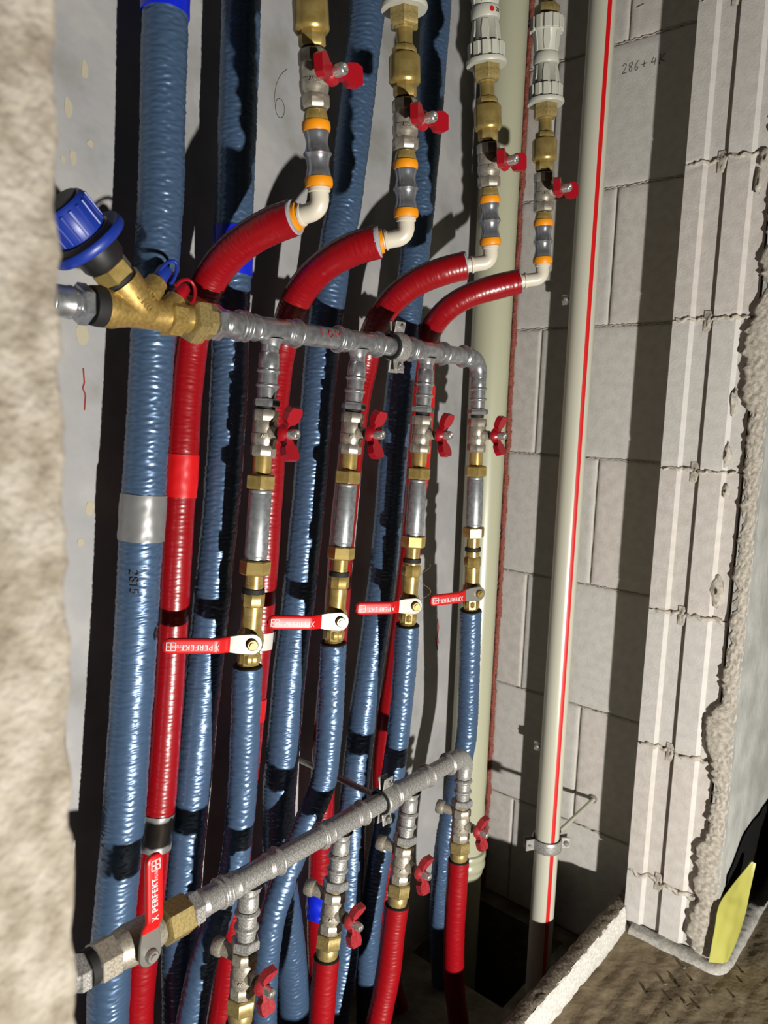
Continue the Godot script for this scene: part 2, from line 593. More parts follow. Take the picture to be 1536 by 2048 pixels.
func build_shell() -> void:
	structure("wall_back", slabs([[Vector3(-1.45, -0.6, -0.15), Vector3(0.0, TOP_Y, 0.0)]]), M.concrete, "bare grey concrete wall behind the insulated pipes", "wall")
	var w := get_node("wall_back")
	# drips of laitance and a little chalk and pencil on the concrete
	part("red_chalk_mark", strokes([[Vector3(-0.933, 0.862, 0.0003), Vector3(-0.932, 0.846, 0.0003), Vector3(-0.934, 0.84, 0.0003), Vector3(-0.931, 0.832, 0.0003), Vector3(-0.9325, 0.815, 0.0003)]], 0.0009), M.red_chalk, w)
	part("red_chalk_mark", strokes([[Vector3(-0.219, 0.43, 0.0003), Vector3(-0.214, 0.412, 0.0003), Vector3(-0.217, 0.397, 0.0003), Vector3(-0.212, 0.38, 0.0003)], [Vector3(-0.222, 0.395, 0.0003), Vector3(-0.214, 0.367, 0.0003)]], 0.0012), M.red_chalk, w)
	var curl: Array = []
	for k in 15:
		var t := -0.6 + k * 0.46
		curl.append(Vector3(-0.6415 + 0.0085 * cos(t), 1.2335 + 0.0125 * sin(t), 0.0002))
	var tail: Array = []
	for k in 9:
		var t := k / 8.0
		tail.append(Vector3(-0.6515 + 0.006 * t * t + 0.016 * t * t * t, 1.238 + 0.05 * t, 0.0002))
	part("pencil_curl", strokes([curl, tail], 0.0004), M.pencil, w)
	# stains of cement wash
	var r := RandomNumberGenerator.new()
	r.seed = 12
	var b := MB.new()
	var spots := [[-0.945, 1.14, 0.005, 0.012], [-0.925, 1.185, 0.004, 0.010], [-0.94, 1.09, 0.004, 0.008], [-0.952, 1.085, 0.003, 0.004], [-0.933, 0.90, 0.008, 0.012], [-0.928, 0.70, 0.006, 0.008], [-0.94, 0.66, 0.004, 0.005], [-0.92, 1.11, 0.004, 0.004]]
	for q in spots:
		var c := Vector3(q[0], q[1], 0.0004)
		var prev := Vector3.ZERO
		for k in 13:
			var t := TAU * k / 12.0
			var e := c + Vector3(cos(t) * q[2], sin(t) * q[3], 0) * (0.8 + 0.4 * r.randf() if k < 12 else 1.0)
			if k > 0:
				b.tri(c, prev, e, Vector3(0, 0, 1))
			prev = e
	part("cement_stain", b.done(), plain(Color(0.63, 0.60, 0.52), 0.9), w)

	structure("wall_left", slabs([[Vector3(-1.45, -0.6, 0.0), Vector3(-1.35, TOP_Y, FRONT_IN)]]), M.concrete, "end wall of the shaft beyond the left edge", "wall")
	structure("ceiling", slabs([[Vector3(-2.8, TOP_Y, -0.15), Vector3(1.4, TOP_Y + 0.15, 3.5)]]), M.room, "grey concrete ceiling above the shaft and room", "ceiling")
	structure("wall_room_left", slabs([[Vector3(-2.8, FLOOR_Y, FRONT_IN), Vector3(-2.7, TOP_Y, 3.5)]]), M.room, "side wall of the room behind the photographer", "wall")
	structure("wall_room_right", slabs([[Vector3(1.3, FLOOR_Y, FRONT_OUT), Vector3(1.4, TOP_Y, 3.5)]]), M.room, "far side wall of the room on the right", "wall")
	structure("wall_room_rear", slabs([[Vector3(-2.8, FLOOR_Y, 3.4), Vector3(1.4, TOP_Y, 3.5)]]), M.room, "wall of the room behind the photographer", "wall")

	# left part of the front wall: a close, rough concrete edge
	var g := MB.new()
	var rows := 150
	var cols := 60
	var p := PackedVector3Array()
	for k in rows:
		for c in cols:
			var y := lerpf(FLOOR_Y, TOP_Y, k / (rows - 1.0)) if k == 0 or k == rows - 1 else 0.2 + 1.0 * (k - 1) / (rows - 3.0)
			var t := c / (cols - 1.0)
			var q := Vector3(-1.45 + 0.2345 * minf(t / 0.8, 1.0), y, FRONT_OUT - 0.012)
			var lump := wave.get_noise_2d(y * 26.0, 3.0) * 0.0025 + wave.get_noise_2d(y * 90.0, 9.0) * 0.0012
			if t > 0.8:
				var a := (t - 0.8) / 0.2
				q.x = -1.2155 + 0.006 * sin(minf(a * 2.0, 1.0) * PI * 0.5) + lump
				q.z = FRONT_OUT - 0.012 - 0.006 * (1.0 - cos(minf(a * 2.0, 1.0) * PI * 0.5)) - maxf(a - 0.5, 0.0) * 2.0 * 0.146
			q.z += 0.0012 * wave.get_noise_3d(q.x * 60.0, q.y * 60.0, 1.0) + 0.0007 * wave.get_noise_3d(q.x * 190.0, q.y * 190.0, 5.0)
			p.append(q)
	g.grid(p, rows, cols, false, Vector3(-1.33, 0.8, 0.0))
	g.box(Vector3(-2.7, FLOOR_Y, FRONT_IN), Vector3(-1.449, TOP_Y, FRONT_OUT - 0.0125))
	g.box(Vector3(-1.449, FLOOR_Y, FRONT_IN), Vector3(-1.2185, TOP_Y, FRONT_OUT - 0.02))
	structure("wall_front", g.done(), M.jamb, "blurred rough beige concrete edge close to the camera on the left", "wall")

	# screed of the room, with crumbs, and the raw slab in the shaft with its hole
	var fl := MB.new()
	p = PackedVector3Array()
	rows = 90
	cols = 110
	for k in rows:
		for c in cols:
			var z := lerpf(0.357, 0.85, k / (rows - 1.0))
			var x := lerpf(-0.62, 0.35, c / (cols - 1.0))
			var y := FLOOR_Y + 0.0012 * wave.get_noise_2d(x * 9.0, z * 34.0) + 0.0006 * wave.get_noise_2d(x * 60.0, z * 110.0)
			p.append(Vector3(x, y, z))
	fl.grid(p, rows, cols, false, Vector3(0, -3, 0.5))
	fl.box(Vector3(-2.7, -0.24, 0.357), Vector3(1.3, FLOOR_Y - 0.006, 0.85))
	fl.box(Vector3(-2.7, -0.24, 0.849), Vector3(1.3, FLOOR_Y, 3.4))
	fl.box(Vector3(-2.7, FLOOR_Y - 0.007, 0.357), Vector3(-0.619, FLOOR_Y, 0.85))
	fl.box(Vector3(0.349, FLOOR_Y - 0.007, 0.517), Vector3(1.3, FLOOR_Y, 0.85))
	structure("floor", fl.done(), M.screed, "dusty brown screed floor in front of the shaft", "floor")
	var hx0 := -0.272
	var hx1 := -0.04
	var hz0 := 0.012
	var hz1 := 0.222
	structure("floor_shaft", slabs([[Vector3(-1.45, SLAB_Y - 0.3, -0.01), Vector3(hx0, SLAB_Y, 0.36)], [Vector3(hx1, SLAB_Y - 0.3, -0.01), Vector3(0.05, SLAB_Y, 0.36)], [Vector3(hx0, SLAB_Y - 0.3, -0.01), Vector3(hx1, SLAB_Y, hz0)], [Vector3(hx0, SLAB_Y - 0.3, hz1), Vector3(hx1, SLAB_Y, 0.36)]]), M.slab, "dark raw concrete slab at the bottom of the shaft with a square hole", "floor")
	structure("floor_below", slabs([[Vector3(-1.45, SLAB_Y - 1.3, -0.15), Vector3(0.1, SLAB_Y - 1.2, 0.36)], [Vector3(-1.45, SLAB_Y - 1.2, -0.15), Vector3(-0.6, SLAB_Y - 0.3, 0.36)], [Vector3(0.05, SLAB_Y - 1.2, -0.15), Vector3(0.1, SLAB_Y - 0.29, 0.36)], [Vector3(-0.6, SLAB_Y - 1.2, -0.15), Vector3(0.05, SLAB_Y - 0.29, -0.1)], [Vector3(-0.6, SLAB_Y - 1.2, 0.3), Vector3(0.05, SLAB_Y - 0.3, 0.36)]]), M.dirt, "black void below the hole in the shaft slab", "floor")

func build_block_wall() -> void:
	var w := structure("wall_right", slabs([[Vector3(0.004, SLAB_Y, 0.0), Vector3(0.1, TOP_Y, FRONT_IN)]]), M.mortar, "pale sand-lime block wall on the right side of the shaft", "wall")
	var r := RandomNumberGenerator.new()
	r.seed = 5
	for k in range(-1, 10):
		var y0 := maxf(k * 0.25, SLAB_Y)
		var y1 := minf((k + 1) * 0.25, TOP_Y)
		var joint := 0.207 if posmod(k, 2) == 0 else 0.068
		var ends := [0.004, joint, FRONT_IN]
		for j in 2:
			var gap := 0.0012 if j == 0 else 0.0
			block(w, Vector3(0, y0 + 0.0016, ends[j] + 0.0012), Vector3(0.004, y1 - 0.0016, ends[j + 1] - 0.0012 - gap), r, M.block_b if (k + j) % 2 == 0 else M.block)
	# lips of thin-bed mortar squeezed out along the bed joints
	for k in range(0, 7):
		var pts: Array = []
		var y := k * 0.25
		var z := 0.006
		while z < 0.35:
			pts.append(Vector3(0.0002, y + 0.0022 * wave.get_noise_2d(z * 90.0, k * 7.0), z))
			z += 0.0035
		part("mortar_lip", tube(PackedVector3Array(pts), 0.0010, 6, 0.0009, 300.0, 500.0, 0.0, k * 3.0), M.mortar, w)
	# red-brown foam in the corner
	var line: Array = []
	var yy := SLAB_Y
	while yy < TOP_Y:
		line.append(Vector3(-0.003 + 0.002 * wave.get_noise_2d(yy * 30.0, 5.0), yy, 0.004 + 0.0025 * wave.get_noise_2d(yy * 24.0, 1.0)))
		yy += 0.006
	var seam := part("corner_foam", tube(PackedVector3Array(line), 0.006, 9, 0.003, 120.0, 300.0, 0.002, 2.0), M.pu_foam, w)
	seam.set_meta("label", "red-brown foam squeezed out of the corner joint")
	# pencil figures: 286 + 4K, and a dash above
	var o := Vector3(-0.0009, 1.4445, 0.2)
	var sets: Array = []
	for s in [[[0.000, 0.014], [0.003, 0.018], [0.007, 0.016], [0.006, 0.010], [0.000, 0.001], [0.008, 0.002]],
			[[0.018, 0.017], [0.013, 0.015], [0.012, 0.012], [0.018, 0.007], [0.017, 0.002], [0.013, 0.003], [0.013, 0.007], [0.019, 0.014], [0.018, 0.017]],
			[[0.029, 0.017], [0.024, 0.010], [0.023, 0.004], [0.026, 0.001], [0.029, 0.004], [0.027, 0.008], [0.024, 0.006]],
			[[0.035, 0.008], [0.045, 0.009]], [[0.040, 0.003], [0.0405, 0.014]],
			[[0.057, 0.016], [0.053, 0.007], [0.062, 0.008]], [[0.060, 0.013], [0.0595, 0.002]],
			[[0.069, 0.018], [0.067, 0.001]], [[0.077, 0.017], [0.068, 0.009], [0.078, 0.003]],
			[[0.018, 0.108], [0.031, 0.1105]]]:
		var l: Array = []
		for q in s:
			l.append(o + Vector3(0, q[1], q[0]))
		sets.append(l)
	var fig := part("pencil_figures", strokes(sets, 0.0006), M.pencil, w)
	fig.set_meta("label", "pencilled figures 286 + 4K")

func block(parent: Node, lo: Vector3, hi: Vector3, r: RandomNumberGenerator, mat: Material) -> void:
	# face block with slightly broken arrises; the face looks to -x
	var b := MB.new()
	var nz := 14
	var ny := 12
	var p := PackedVector3Array()
	var off := r.randf() * 100.0
	var proud := -0.0009 * r.randf()
	for k in ny + 1:
		for c in nz + 1:
			var u := float(k) / ny
			var s := float(c) / nz
			# crowd the rows at the edges
			u = 0.5 - 0.5 * cos(PI * u)
			s = 0.5 - 0.5 * cos(PI * s)
			var q := Vector3(lo.x + proud, lerpf(lo.y, hi.y, u), lerpf(lo.z, hi.z, s))
			var edge := minf(minf(u, 1.0 - u) * (hi.y - lo.y), minf(s, 1.0 - s) * (hi.z - lo.z))
			var chip := 0.002 + 0.0025 * maxf(wave.get_noise_2d(q.z * 70.0 + off, q.y * 70.0), 0.0)
			q.x += 0.0026 * maxf(1.0 - edge / chip, 0.0)
			p.append(q)
	b.grid(p, ny + 1, nz + 1, false, Vector3(1, lo.y, lo.z))
	b.box(Vector3(lo.x + 0.0027, lo.y, lo.z), Vector3(hi.x + 0.002, hi.y, hi.z))
	part("block", b.done(), mat, parent)

func build_pier() -> void:
	var w := structure("wall_pier", slabs([[Vector3(0.1, FLOOR_Y, FRONT_IN), Vector3(1.3, TOP_Y, 0.482)], [Vector3(-0.058, FLOOR_Y, FRONT_IN + 0.004), Vector3(0.1, TOP_Y, 0.478)]]), M.mortar, "stub of the shaft's front wall with grooved block ends", "wall")
	# outline of the grooved block end in (x, z)
	var prof := [Vector2(0.1, FRONT_IN), Vector2(PIER_X, FRONT_IN), Vector2(PIER_X, 0.3815), Vector2(PIER_X + 0.007, 0.3875), Vector2(PIER_X + 0.007, 0.4165), Vector2(PIER_X, 0.4195), Vector2(PIER_X, 0.4545), Vector2(PIER_X + 0.007, 0.4605), Vector2(PIER_X + 0.007, 0.484), Vector2(0.1, 0.484)]
	var r := RandomNumberGenerator.new()
	r.seed = 8
	for k in range(-1, 10):
		var y0 := maxf(k * 0.25 - 0.005, FLOOR_Y)
		var y1 := minf((k + 1) * 0.25 - 0.005, TOP_Y)
		var b := MB.new()
		var ys := [y0 + 0.001, y0 + 0.005, y0 + 0.012, y0 + 0.022, (y0 + y1) * 0.5, y1 - 0.022, y1 - 0.012, y1 - 0.005, y1 - 0.001]
		var ins := [0.009, 0.006, 0.0025, 0.0, 0.0, 0.0, 0.002, 0.005, 0.008]
		var rings: Array = []
		for j in ys.size():
			var ring: Array = []
			for q in prof:
				var e: Vector2 = q
				if e.y == FRONT_IN and e.x < 0.0:
					e += Vector2(0.5, 0.8) * ins[j] * (0.5 + r.randf())
				elif e.x < 0.0:
					e.x += ins[j] * 0.22 * r.randf()
				ring.append(Vector3(e.x, ys[j], e.y))
			rings.append(ring)
		for j in ys.size() - 1:
			for c in prof.size() - 1:
				var a: Vector3 = rings[j][c]
				var d: Vector3 = rings[j][c + 1]
				var out := Vector3(-(d.z - a.z), 0, d.x - a.x)
				b.quad(a, d, rings[j + 1][c + 1], rings[j + 1][c], out)
		for j in [0, ys.size() - 1]:
			var poly := PackedVector2Array()
			for q in rings[j]:
				poly.append(Vector2(q.x, q.z))
			var t := Geometry2D.triangulate_polygon(poly)
			for m in range(0, t.size(), 3):
				b.tri(rings[j][t[m]], rings[j][t[m + 1]], rings[j][t[m + 2]], Vector3(0, -1 if j == 0 else 1, 0))
		part("block", b.done(), M.block if k % 2 == 0 else M.block_b, w)
		# mortar squeezed from the bed joint across the grooves
		if k >= 0:
			var pts: Array = []
			var z := FRONT_IN + 0.006
			while z < 0.478:
				var deep := 0.0065 if (z > 0.386 and z < 0.418) or z > 0.459 else 0.0015
				pts.append(Vector3(PIER_X + deep, y0 + 0.004 * wave.get_noise_2d(z * 60.0, k * 11.0) - 0.04 * maxf(z - 0.36, 0.0) * (1.0 if k == 0 else 0.15), z))
				z += 0.004
			part("mortar_lip", tube(PackedVector3Array(pts), 0.0034, 7, 0.003, 200.0, 420.0, 0.0015, k * 5.0), M.mortar, w)
			# a smear over the groove
			var sm := MB.new()
			var sp := PackedVector3Array()
			for a2 in 9:
				for c2 in 9:
					var u := a2 / 8.0 - 0.5
					var s := c2 / 8.0 - 0.5
					var d2 := Vector2(u, s).length() * 2.0
					sp.append(Vector3(PIER_X + 0.0055 - 0.005 * maxf(1.0 - d2 * d2, 0.0) * (0.7 + 0.6 * wave.get_noise_2d(u * 5.0 + k, s * 5.0)), y0 + u * 0.034 - 0.004, 0.414 + s * 0.022))
			sm.grid(sp, 9, 9, false, Vector3(1, y0, 0.414))
			part("mortar_smear", sm.done(), M.mortar, w)
	# plaster of the front with its torn edge
	var pl := MB.new()
	var rows := 420
	var cols := 16
	var p := PackedVector3Array()
	for k in rows:
		var y := FLOOR_Y + 1.85 * k / (rows - 1.0)
		var zl := 0.4885 + 0.006 * wave.get_noise_2d(y * 17.0, 31.0) + 0.005 * wave.get_noise_2d(y * 60.0, 37.0) + 0.003 * wave.get_noise_2d(y * 170.0, 39.0)
		# places where the plaster runs over the block end
		for q in [[1.27, 0.03, 0.008], [0.98, 0.03, 0.012], [0.93, 0.04, 0.014], [0.88, 0.03, 0.014], [0.30, 0.05, 0.024], [0.05, 0.06, 0.020], [-0.06, 0.05, 0.022]]:
			zl -= q[2] * exp(-pow((y - q[0]) / q[1], 2.0))
		for c in cols:
			var t := c / (cols - 1.0)
			var z := lerpf(zl, FRONT_OUT, t)
			var x := PIER_X - 0.001 - 0.0010 * wave.get_noise_2d(y * 55.0, z * 160.0) - 0.0009 * wave.get_noise_2d(y * 150.0 + 9.0, z * 330.0)
			x -= 0.002 * sin(PI * minf(t * 1.2, 1.0))
			if c == 0:
				x = PIER_X + 0.009
			elif c == 1:
				x += 0.001
				z = zl + 0.0005
			elif c == cols - 1:
				x += 0.003 + 0.002 * wave.get_noise_2d(y * 120.0, 77.0)
			p.append(Vector3(x, y, z))
	pl.grid(p, rows, cols, false, Vector3(1, 0.5, 0.5))
	part("torn_plaster_edge", pl.done(), M.plaster_rough, w, Transform3D(), "rough torn edge of grey-brown plaster")
	part("plaster", slabs([[Vector3(PIER_X - 0.001, FLOOR_Y, 0.49), Vector3(1.3, TOP_Y, FRONT_OUT)]]), M.plaster, w)
	# loose lumps of plaster on the block end
	for q in [[1.235, 0.474, 0.008, 0.014], [1.2, 0.468, 0.006, 0.02], [0.775, 0.458, 0.007, 0.02], [0.545, 0.463, 0.010, 0.026], [0.715, 0.462, 0.006, 0.012], [0.86, 0.462, 0.007, 0.02]]:
		var lump := MB.new()
		var lp := PackedVector3Array()
		for a in 9:
			for c in 11:
				var th := PI * a / 8.0
				var ph := TAU * (c % 10) / 10.0
				var e := Vector3(cos(th), sin(th) * sin(ph), sin(th) * cos(ph))
				var k2 := 1.0 + 0.45 * wave.get_noise_3d(e.x * 1.5 + q[0] * 9.0, e.y * 1.5, e.z * 1.5)
				lp.append(Vector3(PIER_X + 0.006 - 0.005 * maxf(e.x, -0.6) * k2 - 0.002, q[0] + e.y * q[3] * k2, q[1] + e.z * q[2] * k2))
		lump.grid(lp, 9, 11, true, Vector3(PIER_X + 0.02, q[0], q[1]))
		part("plaster_lump", lump.done(), M.plaster_rough, w)

func build_threshold() -> void:
	# sill between shaft and screed: dirty top, pale face to the room
	var b := MB.new()
	var rows := 170
	var p := PackedVector3Array()
	var prof := [Vector2(0.33, -0.25), Vector2(0.3295, -0.082), Vector2(0.331, -0.0765), Vector2(0.336, -0.075), Vector2(0.345, -0.0755), Vector2(0.352, -0.0765), Vector2(0.3555, -0.080)]
	for k in rows:
		var x := lerpf(JAMB_X - 0.02, 0.0, k / (rows - 1.0))
		for q in prof:
			p.append(Vector3(x, q.y + 0.0022 * wave.get_noise_2d(x * 40.0, q.x * 160.0), q.x + 0.0016 * wave.get_noise_2d(x * 30.0 + 7.0, q.y * 90.0)))
	b.grid(p, rows, prof.size(), false, Vector3(-0.6, -0.3, 0.345))
	var sill := thing("threshold_strip", "dirty topped pale edging strip across the foot of the shaft opening", "edging")
	part("top", b.done(), M.dirt, sill, Transform3D(), "grimy dark top of the strip")
	var f := MB.new()
	p = PackedVector3Array()
	prof = [Vector2(0.354, -0.0785), Vector2(0.3575, -0.083), Vector2(0.3585, -0.09), Vector2(0.359, -0.10), Vector2(0.361, -0.108), Vector2(0.3655, -0.114), Vector2(0.37, -0.118)]
	var x1 := PIER_X - 0.004
	for k in rows:
		var x := lerpf(JAMB_X, x1, k / (rows - 1.0))
		for q in prof:
			p.append(Vector3(x, q.y + 0.0007 * wave.get_noise_2d(x * 60.0, q.x * 300.0), q.x + 0.0009 * wave.get_noise_2d(x * 45.0, q.y * 130.0) + 0.0004 * wave.get_noise_2d(x * 160.0, q.y * 300.0)))
	f.grid(p, rows, prof.size(), false, Vector3(-0.6, -0.2, 0.2))
	part("face", f.done(), M.foam_strip, sill, Transform3D(), "pale fibrous face of the strip")

	# foam edge strip round the foot of the pier with its yellow foil apron
	var e := thing("edge_insulation_strip", "white foam edge strip round the pier foot with a yellow foil apron", "edging")
	var line: Array = [Vector3(PIER_X - 0.012, -0.112, 0.372), Vector3(PIER_X - 0.012, -0.112, 0.42), Vector3(PIER_X - 0.012, -0.112, 0.47), Vector3(PIER_X - 0.013, -0.112, 0.505), Vector3(PIER_X - 0.009, -0.111, 0.522), Vector3(PIER_X + 0.006, -0.111, 0.531), Vector3(PIER_X + 0.05, -0.111, 0.532), Vector3(PIER_X + 0.16, -0.111, 0.532), Vector3(PIER_X + 0.4, -0.111, 0.532)]
	var ledge := MB.new()
	var lp := path(line, 0.004, 0.004, -1, 1)
	p = PackedVector3Array()
	var cut := [Vector2(-0.014, 0.008), Vector2(-0.006, 0.0085), Vector2(0.002, 0.0075), Vector2(0.007, 0.0045), Vector2(0.0095, 0.0005), Vector2(0.011, -0.006)]
	for k in lp.size():
		var d := (lp[mini(k + 1, lp.size() - 1)] - lp[maxi(k - 1, 0)])
		var side := V(-d.z, 0, d.x).normalized()
		for q in cut:
			p.append(lp[k] + side * (q.x + 0.0012 * wave.get_noise_2d(k * 0.14, q.x * 90.0)) + V(0, q.y + 0.0012 * wave.get_noise_2d(k * 0.2, q.x * 120.0 + 30.0), 0))
	ledge.grid(p, lp.size(), cut.size(), false, V(-0.05, -0.3, 0.5))
	part("foam", ledge.done(), M.foam_grey, e)
	# foil: a thin sheet that stands up from the strip and falls outwards
	var s := MB.new()
	p = PackedVector3Array()
	var left := [V(-0.085, -0.1, 0.513), V(-0.082, -0.04, 0.5165), V(-0.079, 0.006, 0.519), V(-0.045, 0.028, 0.527), V(0.018, 0.053, 0.542)]
	var right := [V(-0.054, -0.104, 0.536), V(-0.022, -0.075, 0.541), V(-0.004, -0.035, 0.545), V(0.006, 0.0, 0.546), V(0.026, 0.047, 0.547)]
	var n := 26
	rows = 40
	for k in rows:
		var t := k / (rows - 1.0)
		var a := lerp_path(left, t)
		var h := lerp_path(right, t)
		for c in n:
			var w := c / (n - 1.0)
			var q := a.lerp(h, w)
			q.z += 0.006 * sin(w * PI) * sin(t * 5.0 + 0.6) + 0.003 * wave.get_noise_2d(w * 2.0, t * 4.0) * sin(w * PI)
			p.append(q)
	s.grid(p, rows, n, false, Vector3(0, 0, 0))
	var back := PackedVector3Array()
	for q in p:
		back.append(q - Vector3(0, 0, 0.0006))
	s.grid(back, rows, n, false, Vector3(0, 0, 5))
	part("foil_apron", s.done(), M.foil, e, Transform3D(), "torn yellow foil standing up from the strip")

func lerp_path(pts: Array, t: float) -> Vector3:
	var f := t * (pts.size() - 1)
	var k := mini(int(f), pts.size() - 2)
	var p0: Vector3 = pts[maxi(k - 1, 0)]
	var p1: Vector3 = pts[k]
	return p1.cubic_interpolate(pts[k + 1], p0, pts[mini(k + 2, pts.size() - 1)], f - k)

func build_waste_pipes() -> void:
	# grey-green waste pipe in the corner, with a socket low down
	var g := thing("waste_pipe", "thick grey-green plastic waste pipe standing in the corner", "pipe", at(-0.158, 0, 0.05))
	part("pipe", turned([P2(0, -0.75), P2(0.0365, -0.75), P2(0.0365, TOP_Y), P2(0, TOP_Y)], 44), M.waste_pipe, g)
	part("socket", turned([P2(0.0365, -0.098), P2(0.0385, -0.098), P2(0.0385, -0.088), P2(0.0425, -0.084), P2(0.0432, -0.079), P2(0.0425, -0.074), P2(0.0405, -0.071), P2(0.0405, -0.066), P2(0.0435, -0.062), P2(0.0435, -0.056), P2(0.0415, -0.052), P2(0.0365, -0.051)], 44), M.waste_pipe, g)
	# slim drain pipe with a red line, on the block wall
	var d := thing("drain_pipe", "slim cream drain pipe with a red stripe in front of the block wall", "pipe", at(-0.195, 0, 0.249))
	part("pipe", turned([P2(0, -0.75), P2(0.0215, -0.75), P2(0.0215, TOP_Y), P2(0, TOP_Y)], 40), M.drain_pipe, d)
	var b := MB.new()
	var half := 0.17
	var dir := atan2(0.833 - 0.249, -1.376 + 0.195) - 0.52   # faces the room, right of the middle as seen
	var p := PackedVector3Array()
	for k in 2:
		for c in 5:
			var t := dir - half + half * 2.0 * c / 4.0
			p.append(Vector3(0.02165 * cos(t), -0.75 if k == 0 else TOP_Y, 0.02165 * sin(t)))
	b.grid(p, 2, 5, false, Vector3.ZERO)
	part("stripe", b.done(), M.stripe, d, Transform3D(), "red printed stripe")
	# a second pipe close to the wall, hidden behind the striped one but for its clamp screws and its shadow
	var h := thing("wall_pipe", "pipe close to the block wall hidden behind the red-striped drain pipe", "pipe", at(-0.04, 0, 0.173))
	part("pipe", turned([P2(0, SLAB_Y), P2(0.019, SLAB_Y), P2(0.019, TOP_Y), P2(0, TOP_Y)], 32), M.waste_pipe, h)
	for y in [1.047, 0.157]:
		var cb := MB.new()
		cb.lathe([P2(0.019, -0.009), P2(0.021, -0.009), P2(0.021, 0.009), P2(0.019, 0.009)], 28, at(0, y, 0))
		cb.box(V(-0.002, y - 0.0095, -0.043), V(0.002, y + 0.0095, -0.019), 0.0008)
		cb.box(V(0.019, y - 0.004, -0.004), V(0.040, y + 0.004, 0.004), 0.0008)
		part("clamp", cb.done(), M.zinc_dirty, h)
		part("screw", turned([P2(0, 0), P2(0.0048, 0), P2(0.0048, 0.003), P2(0.003, 0.005), P2(0, 0.005)], 14), M.chrome, h, frame(V(-0.002, y, -0.034), V(-1, 0, 0)))
	# clamp on a threaded rod
	var c := thing("drain_pipe_clamp", "steel two-screw pipe clamp on a rod holding the red-striped drain pipe", "pipe clamp", at(-0.195, 0.06, 0.249))
	part("rod", turned([P2(0, 0), P2(0.004, 0), P2(0.004, 0.168), P2(0, 0.168)], 14), M.drain_pipe, c, frame(Vector3(0.195, 0.008, 0), Vector3(-1, -0.05, 0)))
	part("anchor", turned([P2(0, 0), P2(0.008, 0), P2(0.0075, 0.006), P2(0, 0.006)], 16), M.zinc_dirty, c, frame(Vector3(0.196, 0.008, 0), Vector3(-1, 0, 0)))
	part("rubber_lining", turned([P2(0.0215, -0.0075), P2(0.0245, -0.0075), P2(0.0245, 0.0075), P2(0.0215, 0.0075)], 32), M.rubber, c)
	clamp_band(c, 0.0245, 0.0105, 0.7)

# two bolted half bands about the local y axis; the ears lie at angle `turn`
func clamp_band(parent: Node, rad: float, half: float, turn: float) -> void:
	for s in 2:
		var b := MB.new()
		var a0 := turn + s * PI + 0.16
		var a1 := turn + s * PI + PI - 0.16
		var p := PackedVector3Array()
		var prof := [Vector2(rad, -half), Vector2(rad + 0.0022, -half), Vector2(rad + 0.0026, -half * 0.5), Vector2(rad + 0.0026, half * 0.5), Vector2(rad + 0.0022, half), Vector2(rad, half)]
		for k in 25:
			var t := lerpf(a0, a1, k / 24.0)
			for q in prof:
				p.append(Vector3(cos(t) * q.x, q.y, sin(t) * q.x))
		b.grid(p, 25, prof.size(), false, Vector3.ZERO)
		for e in [[a0, -1.0], [a1, 1.0]]:
			var dirv := Vector3(cos(e[0]), 0, sin(e[0]))
			var side := Vector3(-sin(e[0]), 0, cos(e[0]))
			var xf := Transform3D(Basis(dirv, Vector3.UP, dirv.cross(Vector3.UP)), Vector3.ZERO)
			b.box(Vector3(rad, -half, -0.0011), Vector3(rad + 0.018, half, 0.0011), 0.0008, xf)
		part("band", b.done(), M.zinc_dirty, parent)
	for s in 2:
		var t := turn + s * PI
		var dirv := Vector3(cos(t), 0, sin(t))
		var side := Vector3(-sin(t), 0, cos(t))
		var bolt := MB.new()
		bolt.lathe([P2(0, -0.012), P2(0.0025, -0.012), P2(0.0025, 0.008), P2(0.0048, 0.008), P2(0.0048, 0.0105), P2(0.003, 0.0125), P2(0, 0.0125)], 16)
		part("bolt", bolt.done(), M.chrome, parent, frame(dirv * (rad + 0.010), side))

func insulated(called: String, label: String, pts: Array, r: float, mat: Material, wrinkle: float, along: float, around: float, group: String, seed_at: float) -> Node3D:
	var t := thing(called, label, "pipe", Transform3D(), group)
	var line := path(pts, 0.0013, 0.01, -0.3, 1.5)
	part("insulation", tube(line, r, 30, wrinkle, along, around, 0.0005, seed_at), mat, t)
	t.set_meta("line", line)
	return t

func tape(parent: Node3D, y0: float, y1: float, r: float, mat: Material, label: String, crinkle := 0.0004) -> void:
	var line: PackedVector3Array = between(parent.get_meta("line"), y0, y1)
	part("tape", tube(line, r, 30, crinkle, 60.0, 90.0, 0.0, y0 * 9.0), mat, parent, Transform3D(), label)

func V(x: float, y: float, z: float) -> Vector3:
	return Vector3(x, y, z)

